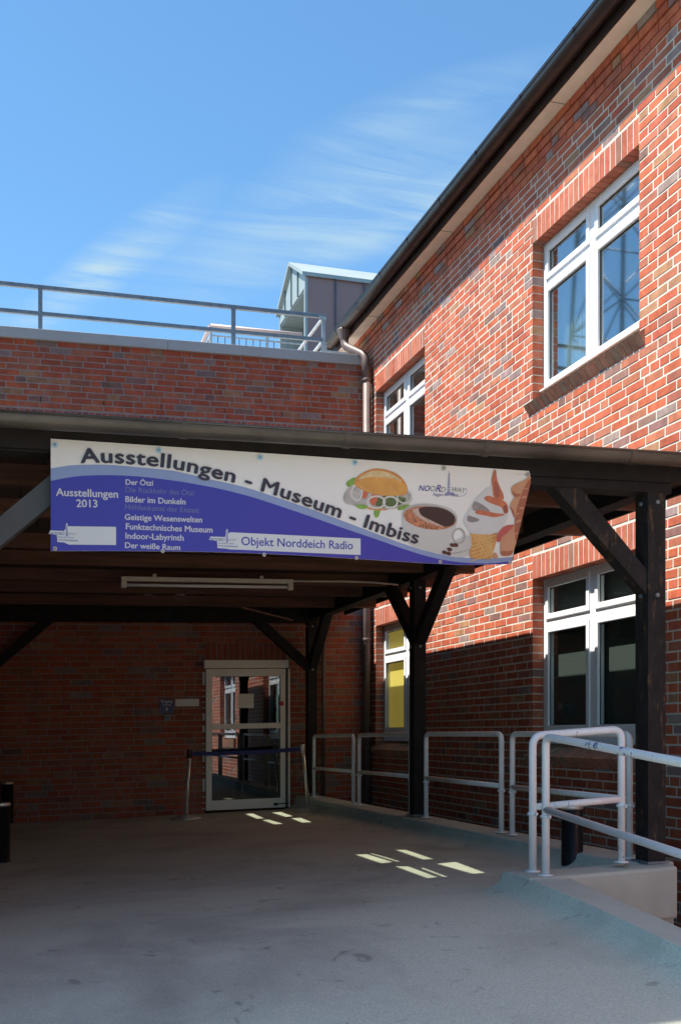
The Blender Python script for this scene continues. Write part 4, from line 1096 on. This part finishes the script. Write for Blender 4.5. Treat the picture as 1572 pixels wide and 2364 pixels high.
# address plates with the small logo; the left one sticks out past the sheet
def tagplate(x0, y0, xr, yrt, yrb, yt, yb_, xn):
    # points: left notch start, slanted up to the top edge, right end, bottom
    P = [(x0 + 20, y0 + 14), (x0 + 20, y0 + 4), (xn, yt), (xr, yrt), (xr, yrb), (xn + 1, yb_), (x0 + 36, y0 + 15)]
    bpoly('name_plate', P, M_lab, 0.0035)
    bpoly('logo_ground', [(x0, y0 - 5), (x0 + 4, y0 - 12.5), (x0 + 38, y0 - 11.5), (x0 + 62, y0 - 9), (x0 + 60, y0 + 10), (x0 + 20, y0 + 8), (x0 + 19, y0 - 2)], M_lab, 0.0042)
    bpoly('mast_ground', [(x0 + 38.5, y0 - 12), (x0 + 40, y0 - 27), (x0 + 42, y0 - 30.5), (x0 + 44, y0 - 27), (x0 + 45.5, y0 - 12)], M_lab, 0.0040)
    btext('NOORD', (x0 + 2, y0 - 3.2), (x0 + 37, y0 - 1.8), M_logob, 0.01, 0.0050, name='logo_lettering', shear=0.25)
    btext('WAY', (x0 + 46, y0 - 2), (x0 + 65, y0 - 1.5), M_logog, 0.0, 0.0050, name='logo_lettering', shear=0.25)
    m = MB(); poly_on_banner(m, [(x0 + 39.5, y0 + 1), (x0 + 41, y0 - 26), (x0 + 43, y0 - 26), (x0 + 45, y0 + 1)], 0.0047); part('mast_picture', m, M_lilac, ban)
    btext('Faszination Sehen', (x0 + 22, y0 + 4), (x0 + 58, y0 + 5.5), M_logob, 0.0, 0.0050, name='logo_lettering')
    btext('www.noordway.de', (x0 + 21.5, y0 + 10.3), (x0 + 67, y0 + 12.5), M_logob, 0.008, 0.0050, name='logo_lettering')
tagplate(482, 1251.5, 832, 1243.5, 1281.5, 1229, 1268.5, 531)
tagplate(113, 1237.5, 268.5, 1216.5, 1258.5, 1215, 1257.5, 158.5)
btext('Objekt Norddeich Radio', (557, 1258.5), (814, 1268.5), M_bblue, 0.014, 0.0045)
# large logo
btext('N', (965.5, 1132.8), (979, 1133.5), M_logob, 0.02, 0.003, 'logo_lettering', 0.25)
btext('O', (979, 1133.5), (991.5, 1134), M_logob, 0.02, 0.003, 'logo_lettering', 0.25)
btext('O', (992, 1134), (1004, 1134.5), M_logog, 0.01, 0.003, 'logo_lettering', 0.25)
btext('R', (1004.5, 1135), (1016, 1136), M_logob, 0.02, 0.003, 'logo_lettering', 0.25)
btext('D', (1016, 1136), (1027.5, 1136.5), M_logog, 0.01, 0.003, 'logo_lettering', 0.25)
btext('WAY', (1041.5, 1135), (1074, 1138), M_logog, 0.01, 0.003, 'logo_lettering', 0.2)
btext('Feigen am Meer', (999, 1145), (1058, 1146), M_logob, 0.0, 0.003, 'logo_lettering', 0.2)
m = MB()
for k in range(9):
    y0 = 1094 + k * 5; y1 = y0 + 3.6; w0 = 1.6 + 0.42 * k * 0.5; w1 = w0 + 0.3; xc = 1036 - 0.12 * k
    poly_on_banner(m, [(xc - w0, y0), (xc + w0, y0), (xc + w1, y1), (xc - w1, y1)], 0.003)
poly_on_banner(m, [(1035.9, 1087.5), (1036.7, 1087.5), (1036.9, 1095), (1035.7, 1095)], 0.003)
poly_on_banner(m, [(1025, 1141), (1030, 1137), (1046, 1137), (1050, 1141), (1038, 1142.5)], 0.0028)
part('mast_picture', m, M_lilac, ban)
m = MB(); sw = [(1040, 1144.5), (1058, 1146.5), (1070, 1144.5), (1076, 1139), (1077, 1133), (1075.3, 1128)]
for a, b in zip(sw, sw[1:]):
    qa, qb = Vector(bq(*a)), Vector(bq(*b)); n = (qb - qa).normalized(); n = Vector((n.y, -n.x)) * 0.0011
    add_mesh(m, [(*(qa + n), 0), (*(qa - n), 0), (*(qb - n), 0), (*(qb + n), 0)], [(0, 1, 2, 3)], lambda x, y, z: BP(x, y, 0.003))
part('swoosh', m, M_lilac, ban)
# --- food pictures (flat print)
def Z8(L): return [(780 + x / 5.2267, 1060 + y / 5.2267) for x, y in L]
def Z7(L): return [(1060 + x / 8.711, 1050 + y / 8.711) for x, y in L]
def pm(name, c, **k): return mat(name, c, 0.5, **k)
P_bunc = pm('print_crust', (0.60, 0.26, 0.075), var=0.16, scale=22)
P_bun = pm('print_bun', (0.66, 0.335, 0.085), var=0.16, scale=10)
P_bunl = pm('print_bun_light', (0.62, 0.47, 0.26), var=0.25, scale=45)
P_green = pm('print_green', (0.20, 0.36, 0.07), var=0.4, scale=50)
P_greend = pm('print_dark_green', (0.085, 0.13, 0.05), var=0.6, scale=60)
P_tom = pm('print_tomato', (0.55, 0.13, 0.07), var=0.2, scale=30)
P_fish = pm('print_fish', (0.42, 0.40, 0.39), var=0.35, scale=26)
P_onion = pm('print_onion', (0.60, 0.60, 0.57), var=0.06)
P_cup = pm('print_cup', (0.52, 0.52, 0.51), var=0.03)
P_cups = pm('print_cup_grey', (0.38, 0.375, 0.36), var=0.08)
P_cof = pm('print_coffee', (0.036, 0.018, 0.018), var=0.2)
P_foam = pm('print_foam', (0.43, 0.17, 0.095), var=0.75, scale=75)
P_foaml = pm('print_foam_light', (0.50, 0.38, 0.32), var=0.3, scale=70)
P_bean = pm('print_bean', (0.08, 0.03, 0.025), var=0.3)
P_choc = pm('print_caramel', (0.50, 0.155, 0.085), var=0.22, scale=14)
P_chocd = pm('print_caramel_dark', (0.30, 0.09, 0.065), var=0.2)
P_cream = pm('print_cream', (0.57, 0.585, 0.60), var=0.05)
P_creams = pm('print_cream_shade', (0.27, 0.25, 0.25), var=0.25, scale=14)
P_cone = pm('print_cone', (0.55, 0.28, 0.085), var=0.2, scale=20)
P_conel = pm('print_cone_light', (0.66, 0.42, 0.17), var=0.15)
P_skin = pm('print_skin', (0.52, 0.28, 0.17), var=0.18, scale=6)
P_skind = pm('print_skin_dark', (0.36, 0.125, 0.075), var=0.15, scale=6)
P_lip = pm('print_lip', (0.50, 0.11, 0.10), var=0.2, scale=14)
o_ = [0.0026]
def draw(name, Z, pts, mt, sm=2):
    o_[0] += 0.00007
    return bpoly(name, Z(smooth_poly(pts, sm) if sm else pts), mt, o_[0])
def circ(cx_, cy_, rx, ry, n=26, rot=0):
    return [(cx_ + rx * math.cos(t) * math.cos(rot) - ry * math.sin(t) * math.sin(rot), cy_ + rx * math.cos(t) * math.sin(rot) + ry * math.sin(t) * math.cos(rot)) for t in [2 * math.pi * k / n for k in range(n)]]
def ringp(name, Z, cx_, cy_, rx, ry, th, mt):
    o_[0] += 0.00007; m = MB(); a = Z(circ(cx_, cy_, rx, ry)); b = Z(circ(cx_, cy_, rx - th, ry - th))
    for i in range(len(a)):
        j = (i + 1) % len(a); q = [bq(*a[i]), bq(*a[j]), bq(*b[j]), bq(*b[i])]; off = o_[0]
        add_mesh(m, [(p[0], p[1], 0) for p in q], [(0, 1, 2, 3)], lambda x, y, z: BP(x, y, off))
    return part(name, m, mt, ban)
draw('roll_picture', Z8, [(65, 440), (110, 350), (200, 320), (420, 300), (700, 330), (840, 380), (900, 450), (890, 520), (760, 590), (560, 615), (380, 605), (180, 555), (90, 540), (62, 490)], P_fish)
draw('lettuce_picture', Z8, [(95, 280), (150, 240), (215, 215), (225, 290), (170, 320), (130, 345), (100, 320)], P_green, 1)
draw('lettuce_picture', Z8, [(200, 550), (290, 545), (360, 560), (350, 600), (270, 605), (225, 580)], P_green, 1)
draw('lettuce_picture', Z8, [(430, 610), (515, 605), (505, 650), (485, 705), (450, 710), (432, 680)], P_green, 1)
draw('lettuce_picture', Z8, [(715, 580), (780, 555), (875, 545), (850, 580), (790, 610), (735, 620), (715, 605)], P_green, 1)
draw('filling_picture', Z8, [(440, 480), (560, 440), (760, 450), (830, 480), (790, 540), (650, 575), (520, 585), (440, 560)], P_greend, 1)
draw('bread_picture', Z8, [(340, 580), (420, 590), (600, 605), (590, 618), (470, 620), (360, 605)], P_bunc, 1)
draw('tomato_picture', Z8, [(290, 390), (350, 390), (365, 430), (330, 475), (290, 480)], P_tom, 1)
draw('tomato_picture', Z8, [(395, 420), (480, 430), (480, 480), (445, 560), (410, 560), (380, 520)], P_tom, 1)
ringp('onion_picture', Z8, 225, 410, 72, 95, 17, P_onion)
ringp('onion_picture', Z8, 460, 520, 115, 82, 22, P_onion)
ringp('onion_picture', Z8, 630, 520, 95, 78, 22, P_onion)
ringp('onion_picture', Z8, 800, 450, 95, 90, 16, P_onion)
draw('bun_picture', Z8, [(190, 290), (215, 220), (300, 160), (400, 120), (470, 112), (600, 130), (700, 170), (780, 235), (825, 310), (845, 380), (835, 425), (760, 440), (600, 448), (470, 435), (360, 405), (260, 360), (205, 320)], P_bunc)
draw('bun_picture', Z8, [(225, 255), (330, 170), (420, 140), (560, 145), (680, 195), (790, 280), (700, 265), (560, 225), (420, 215), (300, 245)], P_bunl)
draw('bun_picture', Z8, [(212, 295), (290, 240), (380, 212), (520, 225), (680, 235), (790, 290), (828, 350), (830, 410), (760, 432), (600, 440), (470, 425), (360, 398), (270, 355)], P_bun)
# coffee cup
draw('saucer_picture', Z8, [(1180, 1120), (1300, 1020), (1480, 960), (1600, 900), (1640, 1100), (1560, 1190), (1400, 1190), (1250, 1150)], P_cup)
draw('saucer_picture', Z8, [(1360, 1130), (1480, 1120), (1600, 1080), (1560, 1110), (1480, 1140), (1380, 1150)], P_cups)
draw('cup_picture', Z8, [(765, 700), (790, 600), (900, 545), (1100, 530), (1300, 570), (1420, 640), (1445, 720), (1420, 830), (1380, 930), (1340, 1010), (1240, 1130), (1120, 1120), (980, 1070), (860, 1040), (830, 960), (780, 830)], P_cup)
ringp('cup_picture', Z8, 1455, 930, 85, 100, 24, P_cups)
draw('cup_picture', Z8, circ(1105, 700, 335, 150, rot=0.13), P_cups, 0)
draw('coffee_picture', Z8, circ(1105, 712, 318, 138, rot=0.13), P_foam, 0)
draw('coffee_picture', Z8, [(900, 600), (990, 590), (1000, 680), (1120, 740), (1230, 790), (1290, 830), (1180, 800), (1060, 760), (960, 700), (900, 650)], P_foaml)
draw('coffee_picture', Z8, [(970, 590), (1080, 570), (1250, 585), (1380, 650), (1425, 730), (1390, 790), (1300, 825), (1200, 780), (1110, 735), (1010, 690), (975, 640)], P_cof)
for (a, b) in ((1380, 1040), (1420, 1040), (1345, 1092), (1285, 1128), (1335, 1142)):
    draw('bean_picture', Z8, circ(a, b, 34, 24, 12, 0.3), P_bean, 0)
# ice cream and face
draw('face_picture', Z7, [(1425, 400), (1330, 500), (1120, 590), (1050, 640), (1030, 720), (1060, 800), (1105, 860), (1060, 930), (1000, 1040), (1050, 1110), (1120, 1200), (1115, 1390), (1110, 1420), (960, 1420), (830, 1500), (760, 1620), (740, 1760), (840, 1760), (825, 1900), (850, 2060), (1085, 2040), (1180, 1700), (1300, 1150), (1400, 700), (1430, 560)], P_skin, 1)
draw('face_picture', Z7, [(1425, 460), (1300, 640), (1240, 820), (1180, 1000), (1140, 1150), (1120, 1350), (1115, 1600), (1150, 1800), (1180, 1700), (1300, 1150), (1400, 700), (1430, 560)], P_skind)
draw('face_picture', Z7, [(1060, 700), (1100, 770), (1180, 800), (1250, 780), (1200, 850), (1120, 860), (1060, 800)], P_skind)
draw('face_picture', Z7, [(1000, 1040), (1060, 1080), (1110, 1150), (1120, 1300), (1080, 1220), (1040, 1120)], P_skind)
draw('lips_picture', Z7, [(1115, 1410), (960, 1430), (830, 1500), (760, 1620), (745, 1760), (830, 1770), (860, 1660), (980, 1580), (1080, 1480)], P_lip)
draw('face_picture', Z7, [(850, 1700), (1000, 1650), (1080, 1900), (1080, 2050), (850, 2055), (825, 1900)], P_skin)
draw('face_picture', Z7, [(830, 1940), (1000, 1960), (1100, 1920), (1085, 2045), (850, 2060)], P_skind)
draw('face_picture', Z7, [(660, 2100), (690, 1990), (740, 1970), (780, 2040), (800, 2095)], P_skin)
draw('ice_cream_picture', Z7, [(75, 1300), (150, 1180), (240, 1050), (300, 900), (420, 800), (520, 700), (640, 620), (700, 850), (900, 950), (985, 1080), (980, 1240), (920, 1400), (830, 1520), (740, 1620), (600, 1640), (400, 1620), (220, 1590), (170, 1480), (100, 1400)], P_cream)
draw('ice_cream_picture', Z7, [(240, 1060), (300, 930), (380, 960), (500, 1030), (620, 1130), (600, 1180), (420, 1110), (290, 1150)], P_creams)
draw('ice_cream_picture', Z7, [(145, 1290), (170, 1210), (260, 1250), (420, 1300), (380, 1350), (230, 1370), (160, 1340)], P_creams)
draw('caramel_picture', Z7, [(470, 880), (560, 815), (700, 860), (880, 920), (980, 1010), (985, 1190), (890, 1190), (860, 1060), (700, 1010), (560, 950)], P_choc)
draw('caramel_picture', Z7, [(300, 1190), (330, 1115), (480, 1120), (650, 1165), (800, 1190), (960, 1200), (850, 1240), (700, 1270), (520, 1230)], P_choc)
draw('caramel_picture', Z7, [(695, 300), (730, 300), (745, 500), (820, 680), (890, 820), (890, 930), (780, 890), (670, 850), (660, 680), (635, 520), (660, 400)], P_choc)
draw('caramel_picture', Z7, [(870, 1020), (960, 1010), (980, 1190), (900, 1190)], P_chocd)
draw('caramel_picture', Z7, [(735, 560), (800, 700), (800, 860), (720, 860), (690, 700), (700, 520)], P_chocd)
draw('cone_picture', Z7, [(215, 1585), (330, 1600), (620, 1620), (760, 1570), (750, 1750), (690, 1960), (650, 2110), (380, 2105), (225, 2085), (195, 1950), (260, 1830), (250, 1720)], P_cone, 0)
for k in range(8):
    x0 = 215 + 55 * k; draw('cone_picture', Z7, [(x0, 1600 + 22 * (k % 2)), (x0 + 22, 1600), (min(690, x0 + 330), 2090 - 20 * k), (min(668, x0 + 300), 2095 - 20 * k)], P_conel, 0)
for k in range(6):
    y0 = 1660 + 75 * k; draw('cone_picture', Z7, [(240, y0 + 100), (240, y0 + 118), (730 - 15 * k, y0 - 20), (730 - 15 * k, y0 - 36)], P_conel, 0)
# eyelets and fixing washers
M_wash = mat('pale_washer', (0.36, 0.62, 0.85), 0.35, var=0.1)
M_wash2 = mat('beige_washer', (0.50, 0.46, 0.42), 0.4, var=0.1)
def disc(name, x, v, r, mt, off, hole=None):
    s, w = bq(x, v); P = Vector(BP(s, w, off)); m = MB()
    m.prism([(r * math.cos(t), r * math.sin(t)) for t in [2 * math.pi * k / 18 for k in range(18)]], lambda p, q, rr_: (P.x + p, P.y + rr_, P.z + q), -0.004, 0.001)
    o = part(name, m, mt, ban)
    m = MB(); m.prism([(r * .35 * math.cos(t), r * .35 * math.sin(t)) for t in [2 * math.pi * k / 12 for k in range(12)]], lambda p, q, rr_: (P.x + p, P.y + rr_, P.z + q), -0.006, -0.0035)
    part('screw_head' if hole is None else 'eyelet_hole', m, hole or M_galv, o)
for i, (x, v) in enumerate([(127.5, 1027.5), (366.5, 1040), (600.5, 1056.5), (818.5, 1068.5), (1023, 1081), (1217, 1096)]):
    disc('washer', x, v, 0.014, M_wash if i < 4 else M_wash2, 0.004)
for (x, v) in ((128, 1266.8), (376, 1272.5), (609.5, 1281), (822.5, 1288.5), (1016, 1297.5), (1178.5, 1301.5)):
    disc('eyelet', x, v, 0.010, M_wash2, 0.004, M_black)

# ------------------------------------------------------------------ railings
def hoop(name, label, A, B, hgt, mt, r=0.0215, group='white tubular railings'):
    """A, B: foot points (x, y, h); the top follows the line of the feet"""
    A, B = Vector(A), Vector(B); Z = Vector((0, 0, 1)); t = thing(name, label, 'railing', A, group)
    cr = 0.065; TA, TB = A + Z * hgt, B + Z * hgt; u = (TB - TA).normalized()
    P = [A]
    for k in range(9):
        q = k / 8; P.append((TA - Z * cr) * (1 - q) ** 2 + TA * 2 * q * (1 - q) + (TA + u * cr) * q * q)
    for k in range(9):
        q = k / 8; P.append((TB - u * cr) * (1 - q) ** 2 + TB * 2 * q * (1 - q) + (TB - Z * cr) * q * q)
    P.append(B)
    m = MB(); m.tube(P, r, 14); part('rail_frame', m, mt, t)
    m = MB(); a, b = A + Z * hgt * 0.475, B + Z * hgt * 0.475; m.tube([a, b], r * 0.93, 14); part('mid_rail', m, mt, t)
    for q in (A, B):
        m = MB(); m.lathe(q + Z * (hgt * 0.415), [(r + 0.001, 0), (r + 0.009, 0.003), (r + 0.009, 0.014), (r + 0.001, 0.018)], 14); m.box(q.x - 0.004, q.x + 0.004, q.y - r - 0.03, q.y - r, q.z + hgt * 0.415, q.z + hgt * 0.415 + 0.016); part('collar', m, mt, t)
        m = MB(); m.lathe(q, [(0.044, 0.0), (0.044, 0.006), (0.025, 0.010)], 18); part('base_plate', m, mt, t)
    return t
RX = -0.895
def ry(x): return on_x(x, 1800, RX)[0]
k3 = lambda y: kz - 0.03 * max(0, (y + 4) / 4) + 0.001
for (xa, xb, lab) in ((725, 816, 'short white tube railing nearest the rear wall, beside the thin belt post'), (829, 948, 'white tube railing between the shortest railing and the middle canopy post'),
                      (983.5, 1157, 'white tube railing just in front of the middle canopy post'), (1182, 1452, 'white tube railing on the long kerb ending at the front canopy post')):
    ya, yb_ = ry(xa), ry(xb); hoop('railing', lab, (RX, ya, k3(ya)), (RX, yb_, k3(yb_)), 0.765, M_whitepaint)
def from_px(x, v, h):
    rx, ry_, rz = ray(x, v); t = h / rz; return (CAMX + rx * t, CAMY + ry_ * t, h)
ca = from_px(1229, 2012.5, -0.783); cb_ = from_px(1433.7, 1991, -0.7455)
hoop('railing', 'white tube railing across the low cross wall with chipped left leg', (ca[0], ca[1], -0.783), (cb_[0], cb_[1], -0.7455), 0.775, M_chip, 0.0222)
pB = from_px(1259, 2022.5, -0.788)
hoop('railing', 'nearest chipped white tube railing sloping down along the ramp kerb', (pB[0], pB[1], -0.787), (pB[0], -11.6, nkt(-11.6) + 0.001), 0.775, M_chip, 0.0222)

# ------------------------------------------------------------------ bollards, belt barrier
def bollard(x, v, h, lab):
    X, Y, _ = from_px(x, v, h); t = thing('bollard', lab, 'bollard', (X, Y, h), 'short black bollards')
    m = MB(); m.lathe((X, Y, h - 0.01), [(0.075, 0), (0.075, 0.02), (0.070, 0.022), (0.070, 0.46)], 28); part('shaft', m, M_black, t)
    m = MB(); m.lathe((X, Y, h + 0.451), [(0.070, 0), (0.073, 0.004), (0.073, 0.022), (0.066, 0.03), (0.0, 0.031)], 28); part('cap_ring', m, M_chrome, t)
    return t
b0 = bollard(4, 1990, -1.03, 'nearer black bollard at the left edge, in front of its twin')
c = from_px(18, 1898, -1.045); b1 = copy_tree(b0, Vector(c), label='farther black bollard at the left edge, close to the brick wall')
c = from_px(1320, 2022, -0.925); b2 = copy_tree(b0, (c[0], c[1], -0.94), label='black bollard behind the low cross wall and white railings')

def stanch(x, v, top, lab, belt=None):
    h0 = -1.0; X, Y, _ = from_px(x, v, -1.0)
    for _ in range(4):
        h0 = G(X, Y); X, Y, _ = from_px(x, v, h0)
    t = thing('belt_post', lab, 'barrier post', (X, Y, h0), 'belt barrier posts'); b = Vector((X, Y, h0))
    tx, th = on_y(top[0], top[1], Y); T = Vector((tx, Y, th)); ax = (T - b).normalized(); q = Vector((0, 0, 1)).rotation_difference(ax).to_matrix()
    m = MB(); m.lathe(b + Vector((0, 0, 0.002)), [(0.182, 0), (0.185, 0.012), (0.17, 0.024), (0.06, 0.045), (0.035, 0.06), (0.0, 0.062)], 32); part('base', m, M_chrome, t)
    L = (T - b).length
    m = MB(); m.lathe(b, [(0.021, 0.04), (0.021, L - 0.07)], 16, q); part('pole', m, M_chrome, t)
    m = MB(); m.lathe(b, [(0.027, L - 0.10), (0.030, L - 0.095), (0.030, L - 0.01), (0.026, L)], 18, q); part('head', m, M_black if belt else M_chrome, t)
    m = MB(); m.lathe(b, [(0.024, L - 0.135), (0.024, L - 0.105)], 16, q); part('neck', m, M_chrome, t)
    return t, T, ax, q
t1, T1, a1, q1 = stanch(430, 1891, (438.5, 1730), 'chrome belt post left of the door, holding the dark blue belt', belt=True)
t2, T2, a2, q2 = stanch(713, 1874, (698, 1718), 'thin chrome belt post right of the door beside the railings')
m = MB(); a, b = T1 - a1 * 0.055 + Vector((0.03, -0.01, 0)), T2 - a2 * 0.06 + Vector((-0.03, 0, 0)); n = 20
for k in range(n):
    p, q = a.lerp(b, k / n), a.lerp(b, (k + 1) / n); p.z -= 0.012 * math.sin(math.pi * k / n); q.z -= 0.012 * math.sin(math.pi * (k + 1) / n)
    m.quad(p - Vector((0, 0, .023)), q - Vector((0, 0, .023)), q + Vector((0, 0, .023)), p + Vector((0, 0, .023)))
part('belt', m, M_belt, t1)

# ------------------------------------------------------------------ added off-frame shading block and wall; radio mast seen in the window reflection
m = MB(); m.box(-12, -5.36, -9.93, -7.6, -1.6, 9.2); m.box(-5.9, -5.36, -7.59, -0.02, -1.6, 1.75)  # tall block shades the ramp, low wall darkens the canopy; both added
nb = thing('added_shade_block', 'added unseen brick block and wall left of the ramp, shading it', 'building', (-9, -15, -1.6))
part('wall', m, mat('shade_block_brick', (0.16, 0.08, 0.06), 0.85, var=0.2, scale=3), nb)
m = MB(); m.box(-12.1, -5.34, -9.94, -7.6, 9.2, 9.3); part('roof', m, M_roof, nb)
mast = thing('lattice_mast', 'steel lattice radio mast reflected in the upper window', 'mast', (-12, 13, -1.5))
m = MB()
def leg(z): return 1.9 - 0.045 * z
cs = ((-1, -1), (1, -1), (1, 1), (-1, 1)); zs = [-1.5 + 2.6 * k for k in range(14)]
for (a, b) in cs: m.tube([(-12 + a * leg(zs[0]), 13 + b * leg(zs[0]), zs[0]), (-12 + a * leg(zs[-1]), 13 + b * leg(zs[-1]), zs[-1])], 0.06, 8)
part('leg', m, M_galv, mast)
m = MB()
for z0, z1 in zip(zs, zs[1:]):
    for k in range(4):
        (a, b), (c, d) = cs[k], cs[(k + 1) % 4]; l0, l1 = leg(z0), leg(z1)
        p = (-12 + a * l0, 13 + b * l0, z0); q = (-12 + c * l1, 13 + d * l1, z1); r_ = (-12 + c * l0, 13 + d * l0, z0); s_ = (-12 + a * l1, 13 + b * l1, z1)
        m.tube([p, q], 0.024, 6); m.tube([r_, s_], 0.024, 6); m.tube([s_, q], 0.024, 6)
part('bracing', m, M_galv, mast)
